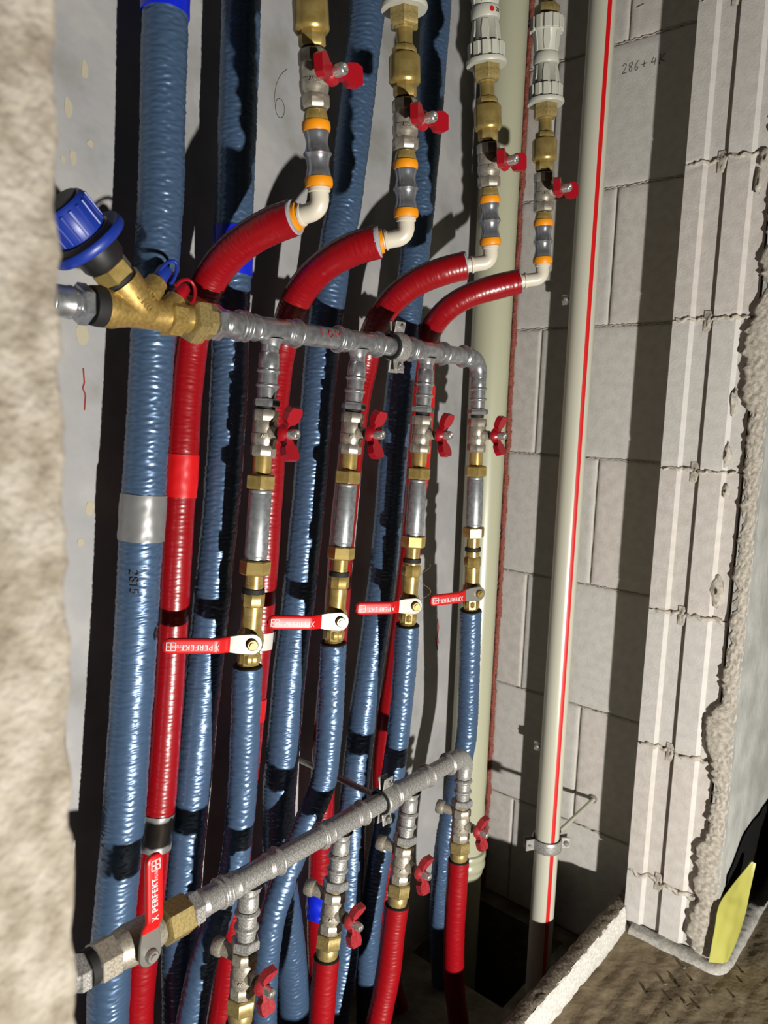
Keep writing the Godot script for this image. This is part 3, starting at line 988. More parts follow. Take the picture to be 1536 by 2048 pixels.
func build_risers() -> void:
	var bg := "blue insulated risers on the concrete wall"
	var rg := "red insulated risers on the concrete wall"
	var b1 := insulated("blue_insulated_pipe", "thick blue insulated riser nearest the left wall edge with silver tape round it", [V(-0.862, 2.39, 0.07), V(-0.866, 1.7, 0.07), V(-0.869, 1.246, 0.07), V(-0.871, 1.193, 0.07), V(-0.873, 1.13, 0.07), V(-0.875, 1.063, 0.07), V(-0.878, 1.022, 0.07), V(-0.886, 0.907, 0.07), V(-0.894, 0.795, 0.07), V(-0.904, 0.669, 0.07), V(-0.912, 0.552, 0.07), V(-0.923, 0.421, 0.07), V(-0.93, 0.336, 0.07), V(-0.943, 0.221, 0.07), V(-0.951, 0.141, 0.07), V(-0.954, 0.084, 0.07), V(-0.957, -0.23, 0.07)], 0.0245, M.blue, 0.0008, 210.0, 95.0, bg, 1.0)
	tape(b1, 1.243, 1.29, 0.0262, M.blue_tape, "bright blue tape")
	tape(b1, 0.668, 0.722, 0.0262, M.silver_tape, "crinkled silver tape", 0.0007)
	var ink := text("2815", 0.0125, 0.0006)
	part("handwriting", ink, M.pencil, b1, Transform3D(Basis(Vector3(0, -1, 0), Vector3(0.76, 0, 0.65), Vector3(-0.65, 0, 0.76)).orthonormalized(), Vector3(-0.9245, 0.625, 0.0889)), "ink figures written down the pipe")
	var b2 := insulated("blue_insulated_pipe", "blue insulated riser just right of the first red riser with a blue tape joint", [V(-0.745, 2.39, 0.06), V(-0.752, 1.7, 0.06), V(-0.758, 1.283, 0.06), V(-0.764, 1.103, 0.06), V(-0.769, 0.956, 0.06), V(-0.773, 0.83, 0.06), V(-0.783, 0.7, 0.06), V(-0.797, 0.578, 0.06), V(-0.809, 0.481, 0.06), V(-0.824, 0.353, 0.06), V(-0.839, 0.218, 0.06), V(-0.846, 0.116, 0.06), V(-0.845, 0.006, 0.06), V(-0.84, -0.23, 0.06)], 0.0232, M.blue, 0.0008, 210.0, 95.0, bg, 2.0)
	tape(b2, 0.985, 1.043, 0.0247, M.blue_tape, "bright blue tape")
	insulated("blue_insulated_pipe", "blue insulated riser leaning between the second and third red risers", [V(-0.54, 2.39, 0.09), V(-0.55, 1.7, 0.084), V(-0.556, 1.38, 0.08), V(-0.562, 1.297, 0.076), V(-0.577, 1.117, 0.067), V(-0.587, 1.065, 0.064), V(-0.599, 0.978, 0.06), V(-0.608, 0.914, 0.06), V(-0.616, 0.835, 0.06), V(-0.629, 0.696, 0.06), V(-0.645, 0.552, 0.06), V(-0.66, 0.444, 0.06), V(-0.67, 0.333, 0.06), V(-0.676, 0.258, 0.06), V(-0.671, 0.138, 0.06), V(-0.648, 0.001, 0.06), V(-0.636, -0.132, 0.06), V(-0.63, -0.23, 0.06)], 0.024, M.blue, 0.0008, 210.0, 95.0, bg, 3.0)
	insulated("blue_insulated_pipe", "blue insulated riser farthest right, mostly in shadow", [V(-0.375, 2.39, 0.07), V(-0.385, 1.7, 0.07), V(-0.39, 1.451, 0.07), V(-0.394, 1.379, 0.07), V(-0.4, 1.269, 0.069), V(-0.409, 1.14, 0.068), V(-0.418, 1.059, 0.067), V(-0.427, 0.993, 0.067), V(-0.439, 0.872, 0.066), V(-0.448, 0.781, 0.066), V(-0.454, 0.685, 0.065), V(-0.462, 0.588, 0.065), V(-0.475, 0.493, 0.064), V(-0.489, 0.402, 0.063), V(-0.511, 0.28, 0.066), V(-0.531, 0.19, 0.075), V(-0.551, 0.093, 0.09), V(-0.569, -0.027, 0.1), V(-0.592, -0.118, 0.105), V(-0.61, -0.235, 0.11)], 0.0228, M.blue, 0.0008, 210.0, 95.0, bg, 4.0)
	# red risers that turn forward above the upper manifold
	var s1 := [V(-0.800, 1.0285, 0.206), V(-0.808, 1.022, 0.18), V(-0.815, 1.011, 0.15), V(-0.820, 0.995, 0.12), V(-0.824, 0.972, 0.094), V(-0.827, 0.936, 0.073), V(-0.830, 0.89, 0.062), V(-0.836, 0.831, 0.06), V(-0.843, 0.735, 0.06), V(-0.85, 0.65, 0.06), V(-0.857, 0.538, 0.06), V(-0.868, 0.399, 0.06), V(-0.874, 0.335, 0.06), V(-0.883, 0.272, 0.06), V(-0.896, 0.178, 0.06), V(-0.904, 0.107, 0.06), V(-0.908, 0.048, 0.06), V(-0.912, -0.23, 0.06)]
	var s2 := [V(-0.664, 1.0285, 0.208), V(-0.676, 1.022, 0.184), V(-0.684, 1.011, 0.155), V(-0.687, 0.996, 0.126), V(-0.686, 0.976, 0.098), V(-0.684, 0.95, 0.077), V(-0.685, 0.915, 0.064), V(-0.690, 0.88, 0.06), V(-0.698, 0.815, 0.06), V(-0.705, 0.701, 0.06), V(-0.714, 0.564, 0.06), V(-0.725, 0.46, 0.06), V(-0.733, 0.391, 0.06), V(-0.740, 0.32, 0.06), V(-0.752, 0.214, 0.06), V(-0.759, 0.142, 0.06), V(-0.764, 0.068, 0.06), V(-0.774, -0.003, 0.06), V(-0.78, -0.036, 0.06), V(-0.785, -0.23, 0.06)]
	var s3 := [V(-0.479, 1.031, 0.208), V(-0.497, 1.023, 0.186), V(-0.511, 1.012, 0.158), V(-0.519, 0.996, 0.130), V(-0.520, 0.975, 0.102), V(-0.516, 0.95, 0.078), V(-0.511, 0.92, 0.060), V(-0.511, 0.885, 0.052), V(-0.521, 0.84, 0.05), V(-0.532, 0.762, 0.05), V(-0.542, 0.682, 0.05), V(-0.549, 0.602, 0.05), V(-0.553, 0.535, 0.05), V(-0.558, 0.458, 0.05), V(-0.565, 0.393, 0.05), V(-0.571, 0.326, 0.05), V(-0.575, 0.268, 0.05), V(-0.576, 0.194, 0.05), V(-0.576, 0.131, 0.05), V(-0.576, 0.07, 0.05), V(-0.576, -0.011, 0.05), V(-0.572, -0.071, 0.05), V(-0.556, -0.19, 0.05), V(-0.55, -0.235, 0.05)]
	var s4 := [V(-0.334, 1.031, 0.208), V(-0.354, 1.023, 0.188), V(-0.376, 1.012, 0.162), V(-0.391, 0.998, 0.136), V(-0.396, 0.981, 0.112), V(-0.391, 0.96, 0.088), V(-0.377, 0.935, 0.066), V(-0.363, 0.905, 0.053), V(-0.357, 0.85, 0.05), V(-0.361, 0.78, 0.05), V(-0.367, 0.688, 0.05), V(-0.375, 0.607, 0.05), V(-0.382, 0.552, 0.05), V(-0.392, 0.474, 0.05), V(-0.402, 0.415, 0.05), V(-0.413, 0.343, 0.05), V(-0.42, 0.298, 0.05), V(-0.43, 0.215, 0.052), V(-0.432, 0.144, 0.057), V(-0.424, 0.018, 0.064), V(-0.432, -0.039, 0.068), V(-0.434, -0.11, 0.072), V(-0.411, -0.201, 0.076), V(-0.395, -0.25, 0.08)]
	var ends := [V(-0.79, 1.035, 0.235), V(-0.644, 1.035, 0.235), V(-0.456, 1.037, 0.235), V(-0.309, 1.037, 0.235)]
	var lab := ["red insulated riser nearest the left, curling forward above the balancing valve's union", "red insulated riser curling forward between the first and second top valves", "red insulated riser curling forward above the upper pipe clamp", "red insulated riser curling forward farthest right, past the waste pipe"]
	var list := [s1, s2, s3, s4]
	var rr := [0.0192, 0.0196, 0.0194, 0.0186]
	for k in 4:
		var t := insulated("red_insulated_pipe", lab[k], list[k], rr[k], M.red, 0.0003, 330.0, 60.0, rg, 10.0 + k)
		# foam seen in the cut end, torn a little
		var e0: Vector3 = list[k][0]
		var dirv: Vector3 = (ends[k] - e0).normalized()
		part("foam_end", turned([P2(0.0118, -0.004), P2(0.0118, 0.0016), P2(0.0135, 0.0022), P2(rr[k] - 0.0012, 0.0018), P2(rr[k] - 0.0004, 0.0005), P2(rr[k] - 0.0004, -0.004)], 26), M.foam, t, frame(e0, dirv), "grey foam in the cut end")
		if k == 0:
			tape(t, 0.714, 0.766, 0.0203, M.red_tape, "bright red tape")
			tape(t, 0.275, 0.322, 0.0204, M.silver_tape, "crinkled silver tape", 0.0006)
		elif k == 1:
			tape(t, 0.398, 0.43, 0.0207, M.red_tape, "bright red tape")
			part("sticker", tube(between(t.get_meta("line"), 0.498, 0.522), 0.0206, 30), M.sticker, t, Transform3D(), "white paper band with pen marks")
			part("pen_marks", strokes([[V(-0.6995, 0.519, 0.0722), V(-0.7005, 0.507, 0.0722)], [V(-0.6985, 0.517, 0.071), V(-0.6995, 0.504, 0.0712), V(-0.6975, 0.506, 0.0695)], [V(-0.697, 0.516, 0.068), V(-0.698, 0.503, 0.0682)]], 0.0007), M.pencil, t)
		elif k == 2:
			tape(t, 0.02, 0.075, 0.0218, M.blue_tape, "crumpled bright blue tape", 0.0018)
		else:
			tape(t, 0.70, 0.872, 0.0197, M.red_tape, "bright red tape")

# ------------------------------------------------------------------ press fittings
func press_socket(b: MB, xf: Transform3D, r: float, y0: float, y1: float, two := true) -> void:
	# socket with an O-ring bead at the mouth (y1) and a shallow bead behind it
	var prof: Array = [P2(r, y0), P2(r + 0.0016, y0 + 0.003)]
	var bead := y1 - 0.007
	if two and y1 - y0 > 0.022:
		prof.append_array(ringed(r + 0.0016, r + 0.0023, y0 + 0.004, y0 + 0.0085))
	prof.append(P2(r + 0.0016, bead - 0.001))
	prof.append_array(ringed(r + 0.0016, r + 0.0046, bead, y1 - 0.001))
	prof.append_array([P2(r + 0.0014, y1), P2(r - 0.001, y1)])
	b.lathe(prof, 28, xf)

func tee_mesh(r: float, half: float, rb: float, drop: float) -> ArrayMesh:
	# run along local x, branch down local -y
	var b := MB.new()
	var rx := frame(Vector3.ZERO, Vector3(1, 0, 0))
	var lx := frame(Vector3.ZERO, Vector3(-1, 0, 0))
	b.lathe([P2(r + 0.0004, -half + 0.02), P2(r + 0.0008, -half + 0.026), P2(r + 0.0008, half - 0.026), P2(r + 0.0004, half - 0.02)], 28, rx)
	press_socket(b, rx, r, half - 0.024, half)
	press_socket(b, lx, r, half - 0.024, half)
	var dn := frame(Vector3.ZERO, Vector3(0, -1, 0))
	b.lathe([P2(rb + 0.005, r - 0.003), P2(rb + 0.0018, r + 0.002), P2(rb, r + 0.006), P2(rb, drop)], 24, dn)
	return b.done()

func pipe_mesh(r: float, l: float) -> ArrayMesh:
	return turned([P2(0, 0), P2(r, 0), P2(r, l), P2(0, l)], 28)

func bend_mesh(r: float, bend: float, leg_x: float, leg_y: float) -> ArrayMesh:
	# from -x round to -y about the origin (corner of the centre lines)
	var pts: Array = [V(-leg_x, 0, 0), V(-bend, 0, 0)]
	for k in range(1, 8):
		var t := PI * 0.5 * k / 8.0
		pts.append(V(-bend + bend * sin(t), -bend + bend * cos(t), 0))
	pts.append(V(0, -bend, 0))
	pts.append(V(0, -leg_y, 0))
	return tube(PackedVector3Array(pts), r, 28)

func build_upper_manifold() -> void:
	var y := 0.915
	var z := 0.145
	var r := 0.0133
	var t := thing("upper_manifold", "shiny galvanised press-fit manifold pipe running across the upper pipes", "manifold", at(0, y, z))
	var tee := tee_mesh(r, 0.043, 0.0103, 0.022)
	for x in [-0.777, -0.6265, -0.476]:
		part("tee", tee, M.zinc, t, at(x, 0, 0))
	for s in [[-0.85, -0.81], [-0.736, -0.666], [-0.588, -0.516], [-0.436, -0.38]]:
		part("pipe_section", pipe_mesh(r, s[1] - s[0]), M.zinc, t, frame(V(s[0], 0, 0), V(1, 0, 0)))
	# adapter with hexagon beside the brass union
	var b := MB.new()
	var ax := frame(V(-0.862, 0, 0), V(1, 0, 0))
	b.lathe(hexa(0.0195, 0.0, 0.012), 6, ax)
	press_socket(b, ax, r, 0.012, 0.04)
	part("adapter", b.done(), M.zinc, t)
	# left end fitting
	b = MB.new()
	ax = frame(V(-1.004, 0, 0), V(-1, 0, 0))
	b.lathe(hexa(0.0195, 0.0, 0.012), 6, ax)
	press_socket(b, ax, r, 0.012, 0.042)
	part("adapter", b.done(), M.zinc, t)
	part("pipe_section", pipe_mesh(r, 0.16), M.zinc, t, frame(V(-1.04, 0, 0), V(-1, 0, 0)))
	# elbow down at the right end
	part("elbow", bend_mesh(r + 0.0006, 0.026, 0.045, 0.03), M.zinc, t, at(-0.337, 0, 0))
	b = MB.new()
	press_socket(b, frame(V(-0.337 - 0.024, 0, 0), V(-1, 0, 0)), r, 0.0, 0.026)
	part("elbow_socket", b.done(), M.zinc, t)
	part("red_marking", strokes([[V(-0.708, 0.0085, 0.0105), V(-0.706, 0.0, 0.0134)], [V(-0.692, 0.008, 0.0108), V(-0.696, 0.003, 0.0131), V(-0.692, -0.001, 0.0134), V(-0.687, 0.003, 0.0131), V(-0.69, 0.008, 0.0108)], [V(-0.682, 0.0, 0.0134), V(-0.682, 0.008, 0.0108), V(-0.677, 0.003, 0.0131), V(-0.672, 0.008, 0.0108), V(-0.672, 0.0, 0.0134)]], 0.0009), M.red_marker, t, Transform3D(), "red marker writing")
	# pipe clamp between the second and third tee, on a rod to the wall
	var c := thing("pipe_clamp", "bolted steel clamp with black lining round the upper manifold", "pipe clamp", frame(V(-0.546, y, z), V(1, 0, 0)))
	part("rubber_lining", turned([P2(r, -0.014), P2(r + 0.0045, -0.014), P2(r + 0.0045, 0.014), P2(r, 0.014)], 28), M.rubber, c)
	clamp_band(c, r + 0.0045, 0.0105, atan2(c.transform.basis.z.dot(Vector3.UP), c.transform.basis.x.dot(Vector3.UP)))
	part("rod", turned([P2(0, 0), P2(0.004, 0), P2(0.004, 0.13), P2(0, 0.13)], 12), M.zinc_dirty, c, frame(V(0, 0, 0) - c.transform.basis.inverse() * V(0, 0, 0.016), c.transform.basis.inverse() * V(0, 0, -1)))

func build_lower_manifold() -> void:
	var y := 0.283
	var z := 0.2
	var r := 0.0132
	var t := thing("lower_manifold", "dusty galvanised press-fit manifold pipe slanting across the lower pipes", "manifold", at(0, y, z))
	var tee := tee_mesh(r, 0.043, 0.0102, 0.02)
	for x in [-0.843, -0.69, -0.543]:
		part("tee", tee, M.zinc_dirty, t, at(x, 0, 0))
	for s in [[-0.918, -0.88], [-0.803, -0.73], [-0.65, -0.582], [-0.505, -0.44]]:
		part("pipe_section", pipe_mesh(r, s[1] - s[0]), M.zinc_dirty, t, frame(V(s[0], 0, 0), V(1, 0, 0)))
	var b := MB.new()
	var ax := frame(V(-0.932, 0, 0), V(1, 0, 0))
	b.lathe(hexa(0.0185, 0.0, 0.014), 6, ax)
	press_socket(b, ax, r, 0.014, 0.046)
	part("adapter", b.done(), M.zinc_dirty, t)
	b = MB.new()
	ax = frame(V(-1.0485, 0, 0), V(-1, 0, 0))
	b.lathe(hexa(0.0185, 0.0, 0.012), 6, ax)
	press_socket(b, ax, r, 0.012, 0.042)
	part("adapter", b.done(), M.zinc_dirty, t)
	part("pipe_section", pipe_mesh(r, 0.14), M.zinc_dirty, t, frame(V(-1.07, 0, 0), V(-1, 0, 0)))
	part("elbow", bend_mesh(r + 0.0006, 0.02, 0.04, 0.026), M.zinc_dirty, t, at(-0.405, 0, 0))
	b = MB.new()
	press_socket(b, frame(V(-0.425, 0, 0), V(-1, 0, 0)), r, 0.0, 0.03)
	part("elbow_socket", b.done(), M.zinc_dirty, t)
	part("red_marking", strokes([[V(-0.789, -0.001, 0.0119), V(-0.788, -0.008, 0.0089)], [V(-0.776, 0.001, 0.0119), V(-0.781, -0.003, 0.0116), V(-0.777, -0.008, 0.0089), V(-0.771, -0.004, 0.0113), V(-0.775, 0.001, 0.0119)], [V(-0.766, -0.007, 0.0097), V(-0.764, 0.001, 0.0119), V(-0.758, -0.004, 0.0113), V(-0.753, 0.002, 0.0118), V(-0.751, -0.006, 0.0103)]], 0.0009), M.red_marker, t, Transform3D(), "red marker writing")
	var c := thing("pipe_clamp", "bolted steel clamp on a rod holding the slanting lower manifold", "pipe clamp", frame(V(-0.603, y, z), V(1, 0, 0)))
	part("rubber_lining", turned([P2(r, -0.011), P2(r + 0.004, -0.011), P2(r + 0.004, 0.011), P2(r, 0.011)], 28), M.rubber, c)
	clamp_band(c, r + 0.004, 0.0095, atan2(c.transform.basis.z.dot(Vector3.UP), c.transform.basis.x.dot(Vector3.UP)))
	part("rod", turned([P2(0, 0), P2(0.0045, 0), P2(0.0045, 0.184), P2(0, 0.184)], 12), M.zinc_dirty, c, frame(c.transform.basis.inverse() * V(0, 0, -0.016), c.transform.basis.inverse() * V(0, 0, -1)))
	# lever valve closing the left end of the lower manifold
	var f := frame(V(-0.995, y, z), V(1, 0, 0), V(0, 0, 1))
	var v := thing("lever_ball_valve", "dusty ball valve with an upright red lever at the lower left", "ball valve", f)
	part("body", turned([P2(0.008, -0.045), P2(0.0165, -0.045), P2(0.0165, -0.026), P2(0.0185, -0.02), P2(0.0205, -0.008), P2(0.0205, 0.010), P2(0.0185, 0.02), P2(0.016, 0.028), P2(0.008, 0.03)], 26), M.nickel_dirty, v)
	var h := MB.new()
	h.lathe(hexa(0.0205, -0.045, -0.022), 6)
	part("hex_end", h.done(), M.nickel_dirty, v)
	h = MB.new()
	h.lathe(hexa(0.022, 0.031, 0.062), 6, Transform3D(), 0.3)
	part("union_nut", h.done(), M.brass_dirty, v)
	part("seal", turned([P2(0.008, -0.053), P2(0.0175, -0.053), P2(0.0175, -0.0445), P2(0.008, -0.0445)], 20), M.rubber, v)
	lever_head(v, 0.018, V(0, 1, 0), V(0, 0, 1), -1.0, 0.112, true)

# stem, plate, red grip and print of a lever; the stem runs along `out`, the grip along `along`
func lever_head(v: Node3D, r0: float, up_axis: Vector3, out: Vector3, side: float, length: float, upright := false) -> void:
	var along := up_axis.cross(out).normalized() * side
	var f := Transform3D(Basis(along, out.cross(along).normalized(), out), Vector3.ZERO)
	part("stem", turned([P2(0, 0), P2(0.009, 0), P2(0.009, r0 + 0.004), P2(0.0055, r0 + 0.006), P2(0.0055, r0 + 0.013), P2(0, r0 + 0.013)], 18), M.brass, v, frame(Vector3.ZERO, out))
	var zp := r0 + 0.008
	var lever := part("lever", plate_mesh(zp), M.plate_steel, v, f, "bright steel lever plate")
	part("nut", turned([P2(0, zp + 0.002), P2(0.0068, zp + 0.002), P2(0.0068, zp + 0.0062), P2(0.0056, zp + 0.0078), P2(0.0035, zp + 0.0078), P2(0.0035, zp + 0.0098), P2(0, zp + 0.0098)], 22), M.brass if not upright else M.chrome, v, frame(Vector3.ZERO, out))
	part("grip", grip_mesh(zp, length), M.lever_red, lever, Transform3D(), "red dipped lever grip")
	# print on the grip: a barred square, the name and a small word
	var zt := zp + 0.0126
	var word := text("PERFEKT", 0.0088, 0.0003, true)
	part("lettering", word, M.print_white, lever, Transform3D(Basis(), V(length * 0.62, 0.0012, zt)), "white lettering PERFEKT")
	part("lettering", text("SYSTEM", 0.0042, 0.0003), M.print_white, lever, Transform3D(Basis(), V(length * 0.815, -0.0005, zt)), "small white lettering SYSTEM")
	part("lettering", text("X", 0.0095, 0.0003), M.print_white, lever, Transform3D(Basis(), V(length * 0.405, 0.0008, zt)))
	var b := MB.new()
	for q in [-0.0045, 0.0, 0.0045]:
		b.box(V(length * 0.90 - 0.005, q - 0.0005, zt - 0.0002), V(length * 0.90 + 0.005, q + 0.0005, zt + 0.0002))
		b.box(V(length * 0.90 + q * 1.1 - 0.0005, -0.005, zt - 0.0002), V(length * 0.90 + q * 1.1 + 0.0005, 0.005, zt + 0.0002))
	part("printed_square", b.done(), M.print_white, lever)

func plate_mesh(zp: float) -> ArrayMesh:
	var b := MB.new()
	var pts := PackedVector2Array()
	for k in 9:
		var t := PI * 0.5 + PI * k / 8.0
		pts.append(Vector2(0.0125 * cos(t) * 0.95, 0.0125 * sin(t)))
	pts.append(Vector2(0.016, -0.0115))
	pts.append(Vector2(0.031, -0.009))
	pts.append(Vector2(0.031, 0.009))
	pts.append(Vector2(0.016, 0.0115))
	b.prism(pts, 0.0026, 0.0006, at(0, 0, zp))
	return b.done()

func grip_mesh(zp: float, length: float) -> ArrayMesh:
	# dipped sleeve: rounded bar that steps outwards from the plate
	var b := MB.new()
	var rows := 36
	var cols := 17
	var p := PackedVector3Array()
	for k in rows:
		var t := k / (rows - 1.0)
		var x := lerpf(0.026, length, t)
		var step := smoothstep(0.026, 0.044, x)
		var zc := zp + 0.0013 + 0.0075 * step
		var wide := lerpf(0.0098, 0.0092, step)
		var end := clampf((length - x) / 0.009, 0.0, 1.0)
		wide *= sqrt(1.0 - pow(1.0 - end, 2.0)) if end < 1.0 else 1.0
		var start := clampf((x - 0.026) / 0.002, 0.0, 1.0)
		var thick := 0.0036 * (0.6 + 0.4 * start) * (sqrt(1.0 - pow(1.0 - end, 2.0)) if end < 1.0 else 1.0)
		for c in cols:
			var a := TAU * (c % (cols - 1)) / (cols - 1)
			var cx := signf(cos(a)) * pow(absf(cos(a)), 0.5)
			var sx := signf(sin(a)) * pow(absf(sin(a)), 0.6)
			p.append(V(x, cx * wide, zc + sx * thick))
	b.grid(p, rows, cols, true, V(length * 0.5, 0, zp + 0.009))
	for c in cols - 1:
		b.tri(V(0.026, 0, zp + 0.0013), p[c], p[c + 1], V(-1, 0, 0))
	return b.done()

# ------------------------------------------------------------------ small ball valve with a butterfly handle
# local y runs along the pipe, the stem looks to local +z; across = handle lies across the pipe
func butterfly_valve(label: String, xf: Transform3D, across: bool, dirty: bool, group: String) -> Node3D:
	var v := thing("butterfly_ball_valve", label, "ball valve", xf, group)
	var nk: Material = M.nickel_dirty if dirty else M.nickel
	var b := MB.new()
	b.lathe([P2(0.006, -0.019), P2(0.0136, -0.018), P2(0.0138, -0.013), P2(0.0149, -0.0095), P2(0.0153, -0.0065), P2(0.0153, -0.001), P2(0.0144, -0.0002), P2(0.0144, 0.005), P2(0.0148, 0.0085), P2(0.0142, 0.0125), P2(0.0136, 0.018), P2(0.006, 0.019)], 26)
	part("body", b.done(), nk, v)
	b = MB.new()
	b.lathe(hexa(0.0154, 0.0135, 0.0275), 8, Transform3D(), 0.25)
	part("hex_end", b.done(), nk, v)
	b = MB.new()
	b.lathe(hexa(0.0154, -0.0275, -0.0135), 8, Transform3D(), 0.25)
	part("hex_end", b.done(), nk, v)
	part("stem", turned([P2(0, 0), P2(0.0085, 0), P2(0.0085, 0.016), P2(0.0075, 0.017), P2(0.0075, 0.023), P2(0.004, 0.024), P2(0.004, 0.038), P2(0, 0.038)], 18), M.nickel_dirty, v, frame(V(0, 0.001, 0), V(0, 0, 1)))
	var hm: Material = M.handle_dusty if dirty else M.handle_red
	var f := Transform3D(Basis(V(0, 0, 1), PI * 0.5 if across else 0.0), V(0, 0.001, 0.0 if across else 0.008))
	var h := MB.new()
	h.lathe([P2(0.003, 0.0235), P2(0.0105, 0.0215), P2(0.0128, 0.0235), P2(0.0125, 0.0265), P2(0.009, 0.0305), P2(0.0072, 0.0325), P2(0.003, 0.0325)], 20, frame(V(0, 0, 0), V(0, 0, 1)))
	for s in [-1.0, 1.0]:
		# wing: leaves the hub, flares, and leans outwards
		var wing := PackedVector2Array([Vector2(-0.0056, 0.0), Vector2(0.0056, 0.0), Vector2(0.0062, 0.007), Vector2(0.0112, 0.011), Vector2(0.0122, 0.021), Vector2(0.0085, 0.0275), Vector2(-0.0085, 0.0275), Vector2(-0.0122, 0.021), Vector2(-0.0112, 0.011), Vector2(-0.0062, 0.007)])
		var lean := Basis(V(1, 0, 0), 0.36 if s > 0 else -0.36)
		var wx := Transform3D(lean * Basis(V(0, 0, 1), 0.0 if s > 0 else PI), V(0, s * 0.0085, 0.0235))
		h.prism(wing, 0.0092, 0.0016, wx)
	f.basis = f.basis.scaled(Vector3(0.82, 0.82, 1.0) if dirty else Vector3(0.94, 0.94, 1.0))
	var hd := part("handle", h.done(), hm, v, f, "red butterfly handle")
	part("bolt", turned([P2(0, 0.0325), P2(0.0066, 0.0325), P2(0.0066, 0.0415), P2(0.0055, 0.044), P2(0.0045, 0.0445), P2(0.004, 0.0425), P2(0, 0.0425)], 18), M.chrome, hd, frame(V(0, 0, 0), V(0, 0, 1)))
	part("lettering", text("200-W", 0.0052, 0.0005, true), nk, v, Transform3D(Basis(V(0, 1, 0), -0.55) * Basis(V(0, 0, 1), PI), V(-0.0081, -0.0037, 0.0131)), "cast lettering 200-W")
	if not dirty and not across:
		part("lettering", text("III", 0.0052, 0.0004), M.print_white, hd, Transform3D(Basis(V(1, 0, 0), -0.36) * Basis(V(0, 0, 1), PI * 0.5), V(0, -0.0244, 0.0387)))
		part("lettering", text("DN\nPN", 0.0042, 0.0004), M.print_white, hd, Transform3D(Basis(V(1, 0, 0), 0.36), V(0, 0.0244, 0.0387)))
	return v

func drop_frame(k: int, depth_down: float) -> Transform3D:
	var top: Vector3 = [V(-0.777, 0.915, 0.145), V(-0.6245, 0.915, 0.145), V(-0.4755, 0.915, 0.145), V(-0.337, 0.915, 0.145)][k]
	var lean: Vector3 = [V(0.073, 1, 0), V(0.085, 1, 0), V(0.054, 1, 0), V(-0.03, 1, 0)][k]
	var f := frame(top, lean)
	return f * at(0, -depth_down, 0)

